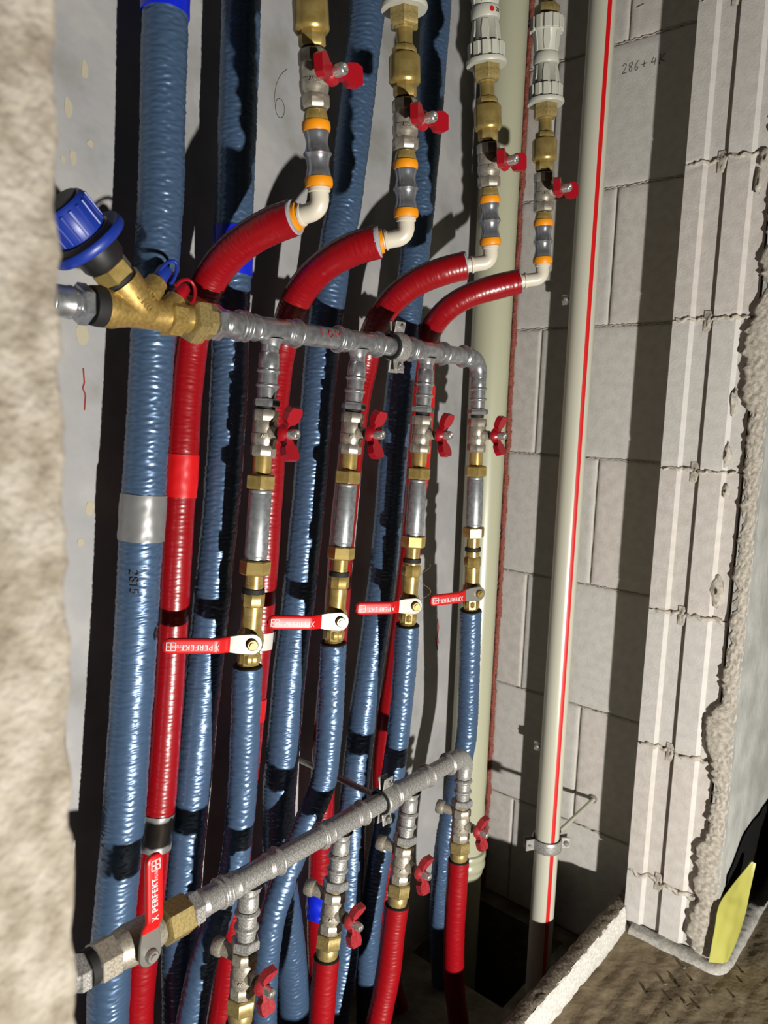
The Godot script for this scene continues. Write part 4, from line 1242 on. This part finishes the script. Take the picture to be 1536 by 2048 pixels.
func build_drops() -> void:
	var place := ["first from the left", "second from the left", "third from the left", "farthest right, before the waste pipe"]
	var g := "fittings on the four upper drops"
	for k in 4:
		var f := drop_frame(k, 0.0)
		var long: float = [1.0, 1.004, 1.012, 1.024][k]
		# zinc press adapter
		var a := thing("press_adapter", "zinc press adapter hanging below the upper manifold, " + place[k], "pipe fitting", f * at(0, -0.02, 0), g)
		part("branch_pipe", turned([P2(0, -0.058), P2(0.0103, -0.058), P2(0.0103, 0.006), P2(0, 0.006)], 24), M.zinc, a)
		var b := MB.new()
		b.lathe([P2(0.0103, -0.006), P2(0.0122, -0.008), P2(0.0126, -0.022), P2(0.0118, -0.025)], 26)
		b.lathe(ringed(0.0118, 0.0142, -0.031, -0.025), 26)
		b.lathe([P2(0.0118, -0.043), P2(0.0118, -0.031)], 26)
		b.lathe(ringed(0.0116, 0.0142, -0.048, -0.042), 26)
		b.lathe([P2(0.0112, -0.061), P2(0.0118, -0.048)], 26)
		part("press_socket", b.done(), M.zinc, a)
		b = MB.new()
		b.lathe(hexa(0.0168, -0.0695, -0.0605), 6)
		part("hex_collar", b.done(), M.zinc, a)
		part("thread", turned([P2(0, -0.075), P2(0.0105, -0.075), P2(0.0108, -0.069), P2(0, -0.069)], 18), M.rubber, a)
		# small ball valve
		butterfly_valve("nickel ball valve, red butterfly handle upright, middle row, " + place[k], f * at(0, -0.1205 * long, 0) * Transform3D(Basis(V(0, 1, 0), 0.1), Vector3.ZERO), false, false, "small valves of the upper row")
		# spacer tube with union nuts
		var sp := thing("meter_spacer", "zinc meter spacer tube between brass union nuts, " + place[k], "pipe fitting", f * at(0, -0.147 * long, 0), g)
		part("tail_piece", turned([P2(0, -0.024), P2(0.0108, -0.024), P2(0.0112, -0.014), P2(0.0112, 0.0), P2(0, 0.0)], 22), M.brass, sp)
		for q in [[-0.040, -0.0225, 0.2], [-0.143, -0.125, 0.7]]:
			b = MB.new()
			b.lathe(hexa(0.0185, q[0], q[1]), 6, Transform3D(), q[2])
			part("union_nut", b.done(), M.brass, sp)
		part("tube", turned([P2(0, -0.1245), P2(0.0128, -0.1245), P2(0.0128, -0.121), P2(0.0135, -0.1205), P2(0.0138, -0.119), P2(0.0138, -0.046), P2(0.013, -0.0445), P2(0.0135, -0.043), P2(0.0128, -0.041), P2(0, -0.041)], 30), M.tube_zinc, sp)
		part("tail_piece", turned([P2(0, -0.161), P2(0.0108, -0.161), P2(0.0108, -0.142), P2(0, -0.142)], 22), M.brass, sp)
		part("washer", turned([P2(0, -0.166), P2(0.0135, -0.166), P2(0.0138, -0.164), P2(0.0135, -0.16), P2(0, -0.16)], 22), M.rubber, sp)
		# lever ball valve, turned towards the opening
		var off: float = [0.3695, 0.371, 0.377, 0.385][k]
		var lv := thing("lever_ball_valve", ["brass ball valve with red lever, lowest and first from the left", "brass ball valve with red lever, second from the left", "brass ball valve with red lever, third from the left", "brass ball valve with red lever, farthest right before the waste pipe"][k], "ball valve", f * at(0, -off, 0), "lever valves under the spacer tubes")
		b = MB.new()
		b.lathe(hexa(0.0142, 0.041, 0.0585), 8)
		part("hex_end", b.done(), M.brass, lv)
		b = MB.new()
		b.lathe([P2(0.0135, -0.030), P2(0.0135, 0.0)], 8, Transform3D(), 0.5)
		b.lathe([P2(0.006, -0.016), P2(0.0125, -0.015), P2(0.0155, -0.009), P2(0.0165, -0.001), P2(0.0155, 0.008), P2(0.0128, 0.013), P2(0.0125, 0.0165), P2(0.0128, 0.041), P2(0.006, 0.043)], 26)
		part("body", b.done(), M.brass, lv)
		part("thread", turned([P2(0, 0.056), P2(0.0108, 0.056), P2(0.0112, 0.060), P2(0.0112, 0.0675), P2(0, 0.0675)], 20), M.brass, lv)
		part("end_ring", turned([P2(0, -0.040), P2(0.012, -0.040), P2(0.0125, -0.033), P2(0.0105, -0.030), P2(0, -0.03)], 22), M.brass, lv)
		b = MB.new()
		b.lathe(hexa(0.0142, -0.028, -0.016), 8)
		part("hex_end", b.done(), M.brass, lv)
		var th := deg_to_rad([33.0, 30.0, 28.0, 24.0][k])
		lever_head(lv, 0.013, V(0, 1, 0), V(-sin(th), 0, cos(th)), -1.0, [0.103, 0.100, 0.098, 0.098][k])
	# hemp curls by the third valve
	var hp: Array = []
	for k in 26:
		var t := k / 25.0
		hp.append(V(-0.478 + 0.006 * sin(t * 11.0), 0.60 - 0.062 * t, 0.16 + 0.008 * cos(t * 9.0)))
	var strand := thing("hemp_strand", "loose curl of hemp fibre beside the third lever valve", "fibre")
	part("fibre", strokes([hp], 0.00035), M.hemp, strand)
	# blue insulated drops below
	var bg := "blue insulated drops under the lever valves"
	var lines := [
		[V(-0.8075, 0.514, 0.145), V(-0.808, 0.47, 0.144), V(-0.804, 0.372, 0.135), V(-0.805, 0.315, 0.131), V(-0.81, 0.24, 0.125), V(-0.821, 0.203, 0.122), V(-0.835, 0.175, 0.12), V(-0.851, 0.127, 0.116), V(-0.861, 0.075, 0.112), V(-0.865, 0.05, 0.11), V(-0.88, -0.23, 0.1)],
		[V(-0.6585, 0.511, 0.145), V(-0.656, 0.428, 0.141), V(-0.657, 0.355, 0.138), V(-0.664, 0.305, 0.136), V(-0.691, 0.256, 0.133), V(-0.718, 0.207, 0.13), V(-0.744, 0.145, 0.127), V(-0.753, 0.074, 0.124), V(-0.752, -0.019, 0.12), V(-0.745, -0.23, 0.11)],
		[V(-0.497, 0.504, 0.145), V(-0.493, 0.422, 0.139), V(-0.494, 0.315, 0.132), V(-0.497, 0.259, 0.128), V(-0.502, 0.215, 0.125), V(-0.509, 0.148, 0.121), V(-0.518, 0.064, 0.115), V(-0.520, -0.044, 0.108), V(-0.507, -0.192, 0.1), V(-0.5, -0.235, 0.1)],
		[V(-0.3245, 0.496, 0.145), V(-0.31, 0.376, 0.139), V(-0.3, 0.28, 0.134), V(-0.301, 0.232, 0.131), V(-0.316, 0.162, 0.126), V(-0.331, 0.071, 0.121), V(-0.333, -0.026, 0.115), V(-0.317, -0.138, 0.109), V(-0.3, -0.235, 0.105)]]
	var lb := ["blue insulated pipe below the lowest left lever valve", "blue insulated pipe below the second lever valve", "blue insulated pipe below the third lever valve", "blue insulated pipe below the right-hand lever valve, before the waste pipe"]
	for k in 4:
		var t := insulated("blue_drop_pipe", lb[k], lines[k], 0.018, M.blue, 0.00075, 220.0, 95.0, bg, 20.0 + k)
		# ragged black rim of the cut
		part("cut_rim", turned([P2(0.010, -0.002), P2(0.011, 0.0016), P2(0.0155, 0.0022), P2(0.0176, 0.0006), P2(0.0178, -0.003)], 24), M.rubber, t, frame(lines[k][0], lines[k][0] - lines[k][1]))

func build_columns() -> void:
	var base := [V(-0.79, 1.035, 0.235), V(-0.644, 1.035, 0.235), V(-0.456, 1.037, 0.235), V(-0.309, 1.037, 0.235)]
	var lean := [V(-0.105, 1, 0), V(-0.078, 1, 0), V(-0.14, 1, 0), V(-0.088, 1, 0)]
	var starts := [V(-0.800, 1.0285, 0.206), V(-0.664, 1.0285, 0.208), V(-0.479, 1.031, 0.208), V(-0.334, 1.031, 0.208)]
	var place := ["first from the left", "second from the left", "third from the left", "farthest right"]
	var g := "fittings of the four top columns"
	for k in 4:
		var f := frame(base[k], lean[k])
		var inv := f.affine_inverse()
		# elbow between the red pipe and the column
		var e := thing("white_elbow", "cream plastic elbow joining a red pipe to its upright fittings, " + place[k], "pipe fitting", f, g)
		var leg: Vector3 = inv * starts[k]
		var dirv := leg.normalized()
		var eb := PackedVector3Array([leg + dirv * 0.004, dirv * 0.009, dirv * 0.0055 + V(0, 0.0012, 0), dirv * 0.003 + V(0, 0.003, 0), dirv * 0.0012 + V(0, 0.0055, 0), V(0, 0.009, 0), V(0, 0.024, 0)])
		part("bend", tube(eb, 0.0101, 26), M.white_plastic, e)
		part("collar", turned([P2(0.0096, 0.0165), P2(0.0118, 0.0175), P2(0.0118, 0.0212), P2(0.0096, 0.022)], 26), M.white_plastic, e)
		part("collar", turned([P2(0.0096, 0.0), P2(0.0118, 0.001), P2(0.0118, 0.0035), P2(0.0096, 0.0045)], 26), M.white_plastic, e, frame(leg * 0.78, -dirv))
		part("yellow_ring", turned([P2(0.0100, -0.004), P2(0.0142, -0.004), P2(0.0146, 0.0), P2(0.0142, 0.0045), P2(0.0100, 0.0052)], 26), M.yellow_ring, e, frame(leg * (0.96 if k < 2 else 1.12), -dirv))
		# press coupling with its two yellow rings
		var c := thing("press_coupling", "shiny steel press coupling between two yellow rings, " + place[k], "pipe fitting", f, g)
		for q in [0.0215, 0.0755]:
			part("yellow_ring", turned([P2(0.0105, q), P2(0.0142, q + 0.0004), P2(0.0149, q + 0.003), P2(0.0149, q + 0.0072), P2(0.0142, q + 0.0096), P2(0.0105, q + 0.010)], 28), M.yellow_ring, c)
		var sl: Array = [P2(0.0105, 0.031)]
		for q in 31:
			var t := q / 30.0
			sl.append(P2(0.0124 + 0.0009 * cos(t * TAU * 2.0) + 0.0019 * exp(-pow((t - 0.5) / 0.045, 2.0)), lerpf(0.0315, 0.0765, t)))
		sl.append(P2(0.0105, 0.077))
		part("sleeve", turned(sl, 30), M.steel_press, c)
		part("insert", turned([P2(0, 0.084), P2(0.0125, 0.084), P2(0.013, 0.0875), P2(0.012, 0.0925), P2(0.0108, 0.096), P2(0, 0.098)], 22), M.brass, c)
		butterfly_valve("ball valve with red butterfly handle across, top row, " + place[k], f * at(0, 0.1245, 0), true, false, "small valves of the top row")
		# check valve
		var v := thing("check_valve", "smooth brass check valve above the red handle, top row, " + place[k], "check valve", f, g)
		part("seal", turned([P2(0, 0.150), P2(0.0112, 0.150), P2(0.0115, 0.1565), P2(0, 0.1565)], 20), M.rubber, v)
		var b := MB.new()
		b.lathe(hexa(0.0138, 0.1545, 0.170), 8)
		part("hex_end", b.done(), M.brass, v)
		part("body", turned([P2(0.010, 0.1685), P2(0.0165, 0.1685), P2(0.0184, 0.171), P2(0.0186, 0.173), P2(0.0182, 0.1745), P2(0.0182, 0.1965), P2(0.017, 0.1985), P2(0.010, 0.199)], 30), M.brass, v)
		b = MB.new()
		b.lathe(hexa(0.0145, 0.199, 0.208), 8)
		part("hex_end", b.done(), M.brass, v)
		var n := thing("union_nipple", "brass nipple and nut above the check valve, " + place[k], "pipe fitting", f, g)
		part("nipple", turned([P2(0, 0.207), P2(0.0098, 0.207), P2(0.0102, 0.2105), P2(0.0096, 0.2115), P2(0.0096, 0.2265), P2(0.0112, 0.228), P2(0, 0.23)], 22), M.brass, n)
		b = MB.new()
		b.lathe(hexa(0.0182, 0.2285, 0.249, 0.0), 6, Transform3D(), 0.35)
		part("nut", b.done(), M.brass_dirty, n)
		# grey-white ribbed union above
		var u := thing("ribbed_union", "grey-white ribbed plastic union at the top of the column, " + place[k], "pipe fitting", f, g)
		part("flange", turned([P2(0.012, 0.2465), P2(0.0262, 0.2465), P2(0.0275, 0.249), P2(0.0268, 0.2525), P2(0.0235, 0.254), P2(0.012, 0.254)], 36), M.ppr, u)
		for q in [[0.252, 1.0], [0.362, -1.0]]:
			union_half(u, q[0], q[1])
		part("collar", turned([P2(0.012, 0.3), P2(0.0178, 0.3), P2(0.0188, 0.302), P2(0.0188, 0.312), P2(0.0178, 0.314), P2(0.012, 0.314)], 30), M.ppr, u)
		b = MB.new()
		b.lathe(hexa(0.0182, 0.361, 0.379), 6)
		part("top_nut", b.done(), M.brass_dirty, u)
		part("top_pipe", turned([P2(0, 0.378), P2(0.0125, 0.378), P2(0.0125, 0.6), P2(0.0102, 0.61), P2(0.0102, 1.33), P2(0, 1.33)], 20), M.brass, u)
		if k == 2:
			part("red_dot", turned([P2(0, 0), P2(0.0032, 0.0), P2(0.003, 0.0006), P2(0, 0.0006)], 12), M.stripe, u, frame(V(-0.0095, 0.307, 0.0164), V(-0.5, 0, 0.866)))
			part("lettering", text("20", 0.006, 0.0004, true), M.rubber, u, Transform3D(Basis(V(0, 1, 0), 0.0), V(-0.0005, 0.307, 0.0188)))

func union_half(u: Node3D, y: float, s: float) -> void:
	# ribbed nut with a tapering neck; y is its wide end, s its direction
	var f := frame(V(0, y, 0), V(0, s, 0))
	var b := MB.new()
	b.lathe([P2(0.012, 0.0), P2(0.0225, 0.0), P2(0.0228, 0.002), P2(0.022, 0.019), P2(0.0195, 0.021), P2(0.0165, 0.046), P2(0.0155, 0.048), P2(0.012, 0.048)], 30, f)
	part("nut_body", b.done(), M.ppr, u)
	b = MB.new()
	for k in 12:
		var t := TAU * k / 12.0
		var xf := f * Transform3D(Basis(V(0, 1, 0), t), Vector3.ZERO)
		b.box(V(-0.0042, 0.001, 0.0205), V(0.0042, 0.0195, 0.0245), 0.0009, xf)
		if k % 2 == 0:
			# tall ribs that run up the neck
			var a := PackedVector2Array([Vector2(-0.0046, 0.0), Vector2(0.0046, 0.0), Vector2(0.0052, 0.014), Vector2(0.0036, 0.026), Vector2(-0.0036, 0.026), Vector2(-0.0052, 0.014)])
			var lean := Transform3D(Basis(V(1, 0, 0), -0.125), V(0, 0.0195, 0.0172))
			b.prism(a, 0.0036, 0.0008, xf * lean)
	part("ribs", b.done(), M.ppr, u)

func build_lower_drops() -> void:
	var top := [V(-0.846, 0.283, 0.2), V(-0.6885, 0.283, 0.2), V(-0.5425, 0.283, 0.2), V(-0.405, 0.283, 0.2)]
	var lean := [V(0.07, 1, 0), V(0.14, 1, 0), V(0.135, 1, 0), V(0.012, 1, 0)]
	var place := ["first from the left", "second from the left", "third from the left", "farthest right, before the waste pipe"]
	var g := "fittings on the four lower drops"
	var ends: Array = []
	for k in 4:
		var f := frame(top[k], lean[k])
		var a := thing("press_adapter", "dusty zinc press adapter below the slanting lower manifold, " + place[k], "pipe fitting", f * at(0, -0.016, 0), g)
		part("branch_pipe", turned([P2(0, -0.058), P2(0.0103, -0.058), P2(0.0103, 0.006), P2(0, 0.006)], 24), M.zinc_dirty, a)
		var b := MB.new()
		b.lathe([P2(0.0103, -0.004), P2(0.0122, -0.006), P2(0.0126, -0.020), P2(0.0118, -0.023)], 26)
		b.lathe(ringed(0.0118, 0.0150, -0.031, -0.024), 26)
		b.lathe([P2(0.0118, -0.042), P2(0.0118, -0.030)], 26)
		b.lathe(ringed(0.0116, 0.0148, -0.049, -0.042), 26)
		b.lathe([P2(0.0112, -0.060), P2(0.0118, -0.048)], 26)
		part("press_socket", b.done(), M.zinc_dirty, a)
		b = MB.new()
		b.lathe(hexa(0.0175, -0.0715, -0.0595), 6)
		part("hex_collar", b.done(), M.zinc_dirty, a)
		part("thread", turned([P2(0, -0.077), P2(0.0105, -0.077), P2(0.0108, -0.071), P2(0, -0.071)], 18), M.brass_dirty, a)
		var v := butterfly_valve("dusty ball valve with red butterfly handle, bottom row, " + place[k], f * at(0, -0.1185, 0), false, true, "small valves of the bottom row")
		# drain plug behind the valve
		var plug := part("drain_boss", turned([P2(0, 0), P2(0.008, 0), P2(0.008, 0.03), P2(0, 0.03)], 16), M.nickel_dirty, v, frame(V(0, 0.018, 0), V(-0.35, 0.1, -1)))
		part("drain_cap", turned([P2(0, 0.03), P2(0.0105, 0.03), P2(0.0112, 0.032), P2(0.0112, 0.04), P2(0.0095, 0.042), P2(0, 0.042)], 18), M.nickel_dirty, plug)
		var n := thing("compression_nut", "dusty brass compression nut under a bottom row valve, " + place[k], "pipe fitting", f * at(0, -0.147, 0), g)
		b = MB.new()
		b.lathe(hexa(0.0178, -0.019, 0.0), 6, Transform3D(), 0.3)
		part("nut", b.done(), M.brass_dirty, n)
		part("ring", turned([P2(0, -0.036), P2(0.0125, -0.036), P2(0.0145, -0.031), P2(0.0148, -0.022), P2(0.0135, -0.018), P2(0, -0.018)], 20), M.brass_dirty, n)
		ends.append(f * V(0, -0.181, 0))
	var e0: Vector3 = ends[0]
	var e1: Vector3 = ends[1]
	var e2: Vector3 = ends[2]
	var e3: Vector3 = ends[3]
	var lines := [[e0, e0 + V(-0.003, -0.04, 0.0), V(-0.872, -0.02, 0.195), V(-0.88, -0.235, 0.18)], [e1, e1 + V(-0.004, -0.045, 0), V(-0.722, 0.0, 0.2), V(-0.735, -0.11, 0.195), V(-0.74, -0.235, 0.185)], [e2, V(-0.573, 0.06, 0.2), V(-0.581, 0.0, 0.2), V(-0.6, -0.069, 0.2), V(-0.625, -0.16, 0.195), V(-0.635, -0.235, 0.19)], [e3, V(-0.409, 0.03, 0.2), V(-0.409, -0.04, 0.2), V(-0.402, -0.118, 0.2), V(-0.384, -0.2, 0.2), V(-0.375, -0.24, 0.2)]]
	var lb := ["short red insulated pipe below the lowest left valve of the bottom row", "red insulated pipe below the second valve of the bottom row", "red insulated pipe below the third valve of the bottom row, slanting left", "red insulated pipe below the right-hand valve of the bottom row"]
	var rr := [0.0165, 0.0172, 0.018, 0.0172]
	for k in 4:
		var t := insulated("red_drop_pipe", lb[k], lines[k], rr[k], M.red, 0.0003, 320.0, 60.0, "red insulated pipes under the bottom row valves", 30.0 + k)
		part("cut_rim", turned([P2(0.009, -0.002), P2(0.010, 0.0014), P2(rr[k] - 0.003, 0.002), P2(rr[k] - 0.0004, 0.0004), P2(rr[k] - 0.0002, -0.003)], 24), M.rubber, t, frame(lines[k][0], lines[k][0] - lines[k][1]))

func build_balancing_valve() -> void:
	var v := thing("balancing_valve", "brass balancing valve with a blue handwheel at the left of the upper manifold", "valve", at(-0.94, 0.915, 0.145))
	var x := V(1, 0, 0)
	var b := MB.new()
	# run of the body along x, from -0.052 to 0.046
	b.lathe([P2(0.010, -0.050), P2(0.0195, -0.050), P2(0.0198, -0.040), P2(0.0185, -0.034), P2(0.0165, -0.022), P2(0.0165, 0.012), P2(0.0175, 0.018), P2(0.0178, 0.022), P2(0.010, 0.024)], 30, frame(Vector3.ZERO, x))
	part("body", b.done(), M.brass_cast, v)
	b = MB.new()
	b.lathe(hexa(0.0212, 0.018, 0.036), 8, frame(Vector3.ZERO, x), 0.5)
	part("hex_end", b.done(), M.brass_cast, v)
	part("tail_piece", turned([P2(0, 0.036), P2(0.0155, 0.036), P2(0.0155, 0.046), P2(0, 0.046)], 24), M.brass, v, frame(Vector3.ZERO, x))
	b = MB.new()
	b.lathe(hexa(0.0255, 0.046, 0.064), 6, frame(Vector3.ZERO, x), 0.15)
	b.lathe([P2(0.012, 0.063), P2(0.0205, 0.063), P2(0.0205, 0.073), P2(0.0185, 0.0755), P2(0.012, 0.076)], 10, frame(Vector3.ZERO, x), 0.2)
	part("union_nut", b.done(), M.brass_dirty, v)
	part("seal", turned([P2(0, 0.050), P2(0.0192, 0.050), P2(0.0196, 0.054), P2(0.0185, 0.062), P2(0, 0.062)], 24), M.rubber, v, frame(Vector3.ZERO, -x))
	# inclined bonnet
	var d := V(-0.74, 0.67, 0.05).normalized()
	var o := V(-0.003, -0.002, 0.004)
	var f := frame(o, d, V(0, 0, 1))
	b = MB.new()
	b.lathe([P2(0.012, -0.004), P2(0.0165, 0.0), P2(0.0175, 0.02), P2(0.0195, 0.034), P2(0.0198, 0.042), P2(0.012, 0.043)], 30, f)
	part("inclined_neck", b.done(), M.brass_cast, v)
	part("bonnet_seal", turned([P2(0.010, 0.042), P2(0.0175, 0.042), P2(0.0175, 0.046), P2(0.010, 0.046)], 24), M.rubber, v, f)
	b = MB.new()
	b.lathe(hexa(0.0195, 0.045, 0.062), 6, f, 0.15)
	part("bonnet", b.done(), M.brass, v)
	part("black_sleeve", turned([P2(0.010, 0.061), P2(0.0185, 0.061), P2(0.0215, 0.066), P2(0.0225, 0.083), P2(0.010, 0.084)], 32), M.black_plastic, v, f)
	var wheel := part("handwheel", turned([P2(0.010, 0.083), P2(0.0365, 0.083), P2(0.038, 0.0845), P2(0.038, 0.091), P2(0.0365, 0.0925), P2(0.033, 0.0915), P2(0.029, 0.0895), P2(0.010, 0.0895)], 44), M.blue_plastic, v, f, "blue handwheel")
	part("scale_ring", turned([P2(0.010, 0.0895), P2(0.027, 0.0895), P2(0.027, 0.0945), P2(0.010, 0.0945)], 40), M.white_plastic, wheel)
	b = MB.new()
	b.lathe([P2(0.010, 0.0945), P2(0.0245, 0.0945), P2(0.0255, 0.097), P2(0.0245, 0.124), P2(0.0225, 0.1265), P2(0.0, 0.1265)], 36)
	for k in 18:
		var t := TAU * k / 18.0
		b.box(V(-0.0016, 0.097, 0.0240), V(0.0016, 0.122, 0.0262), 0.0006, Transform3D(Basis(V(0, 1, 0), t), Vector3.ZERO))
	part("knob", b.done(), M.blue_plastic, wheel, Transform3D(), "ribbed blue knob")
	part("knob_top", turned([P2(0, 0.1264), P2(0.0205, 0.1264), P2(0.0195, 0.1285), P2(0, 0.1285)], 30), M.black_plastic, wheel)
	part("lettering", text("DN 20", 0.0095, 0.0011, true), M.brass_cast, v, Transform3D(f.basis * Basis(V(0, 0, 1), PI * 0.5), f * V(-0.003, 0.02, 0.0172)), "cast lettering on the brass body")
	part("lettering", text("CW", 0.0085, 0.0011, true), M.brass_cast, v, Transform3D(f.basis * Basis(V(0, 0, 1), PI * 0.5), f * V(0.0085, 0.018, 0.0152)), "cast lettering on the brass body")
	# two test points with their caps
	for q in [[V(0.004, 0.026, 0.004), V(-0.26, 0.92, -0.12), true], [V(0.026, 0.012, 0.004), V(-0.2, 0.95, -0.14), false]]:
		var pf := frame(q[0], V(0.62, 0.76, -0.1))
		var boss := part("test_point", turned([P2(0.004, -0.016), P2(0.0115, -0.012), P2(0.0118, 0.0), P2(0.0105, 0.003), P2(0.0108, 0.007), P2(0.009, 0.009), P2(0, 0.009)], 22), M.brass_cast, v, pf)
		var cm: Material = M.blue_plastic if q[2] else M.handle_red
		part("cap", turned([P2(0, 0.009), P2(0.0072, 0.009), P2(0.0078, 0.011), P2(0.0075, 0.024), P2(0.006, 0.026), P2(0, 0.026)], 16), cm, boss, Transform3D(), "plastic cap on a loop")
		var loop: Array = []
		for k in 15:
			var t := PI * k / 14.0
			loop.append(V(0.0085 * cos(t) if q[2] else 0.012 * cos(t), 0.012 + (0.022 if q[2] else 0.018) * sin(t), 0.009))
		part("cap_loop", tube(PackedVector3Array(loop), 0.0019, 8), cm, boss)

func build_site_waste() -> void:
	# crumpled dark green sack in the room beside the pier
	var b := MB.new()
	var p := PackedVector3Array()
	var rows := 60
	var cols := 81
	for k in rows:
		for c in cols:
			var th := PI * k / (rows - 1.0)
			var ph := TAU * (c % (cols - 1)) / (cols - 1)
			var e := V(sin(th) * cos(ph), cos(th), sin(th) * sin(ph))
			var m := 1.0 + 0.20 * wave.get_noise_3d(e.x * 1.3 + 4.0, e.y * 1.3, e.z * 1.3) + 0.09 * absf(wave.get_noise_3d(e.x * 4.0, e.y * 4.0 + 8.0, e.z * 4.0)) + 0.03 * wave.get_noise_3d(e.x * 11.0, e.y * 11.0, e.z * 11.0)
			var q := V(signf(e.x) * pow(absf(e.x), 0.8) * 0.24, e.y * 0.13, e.z * 0.075) * m
			q.y = clampf(q.y, -0.1, 0.1)
			q.z = maxf(q.z, -0.072)
			p.append(q)
	b.grid(p, rows, cols, true, Vector3.ZERO)
	var s := thing("rubbish_sack", "dark green plastic rubbish sack lying against the plaster right of the pier", "bag", at(0.295, FLOOR_Y + 0.1, 0.625))
	part("sack", b.done(), M.sack, s)
	# thin black sheet over the foot of the plaster, behind foil and sack
	var sh := MB.new()
	var sp := PackedVector3Array()
	for k in 14:
		for c in 50:
			var t := k / 13.0
			var x := lerpf(-0.046, 0.6, c / 49.0)
			sp.append(V(x, lerpf(-0.095, 0.046 + 0.04 * smoothstep(-0.046, 0.05, x) + 0.004 * wave.get_noise_2d(x * 12.0, 2.0), t), 0.5205 + 0.0025 * (1.0 - t) + 0.0016 * wave.get_noise_2d(x * 25.0, t * 2.0)))
	sh.grid(sp, 14, 50, false, V(0, 0, 0))
	var back := PackedVector3Array()
	for q in sp:
		back.append(q - V(0, 0, 0.0008))
	sh.grid(back, 14, 50, false, V(0, 0, 5))
	var sheet := thing("black_sheet", "thin black sheet against the plaster behind the yellow foil", "sheet")
	part("sheet", sh.done(), M.dark_sheet, sheet)
	# crumbs of mortar on the screed
	var r := RandomNumberGenerator.new()
	r.seed = 33
	var crumbs := [[-0.17, 0.47], [-0.2, 0.49], [-0.13, 0.5], [-0.16, 0.515], [-0.185, 0.53], [-0.14, 0.535], [-0.235, 0.5], [-0.075, 0.565], [-0.12, 0.565], [-0.255, 0.53], [-0.11, 0.48], [-0.21, 0.455], [-0.05, 0.56], [-0.15, 0.48], [-0.16, 0.49], [-0.19, 0.51]]
	var words := ["greyish crumb of mortar on the brown screed near the pier", "dark crumb of mortar on the brown screed near the pier"]
	for k in crumbs.size():
		var cb := MB.new()
		var sz := r.randf_range(0.0016, 0.0036)
		var cp := PackedVector3Array()
		for a in 6:
			for c in 9:
				var th := PI * a / 5.0
				var ph := TAU * (c % 8) / 8.0
				var e := V(sin(th) * cos(ph), cos(th) * 0.6, sin(th) * sin(ph))
				cp.append(e * sz * (1.0 + 0.5 * wave.get_noise_3d(e.x * 2.0 + k * 5.0, e.y * 2.0, e.z * 2.0)))
		cb.grid(cp, 6, 9, true, Vector3.ZERO)
		var o := part("mortar_crumb", cb.done(), M.dirt if k % 5 == 0 else M.crumb, self, at(crumbs[k][0], FLOOR_Y + sz * 0.45, crumbs[k][1]))
		o.name = numbered("mortar_crumb")
		tag(o, words[0] if k % 5 == 0 else words[1], "crumb", "mortar crumbs on the screed")
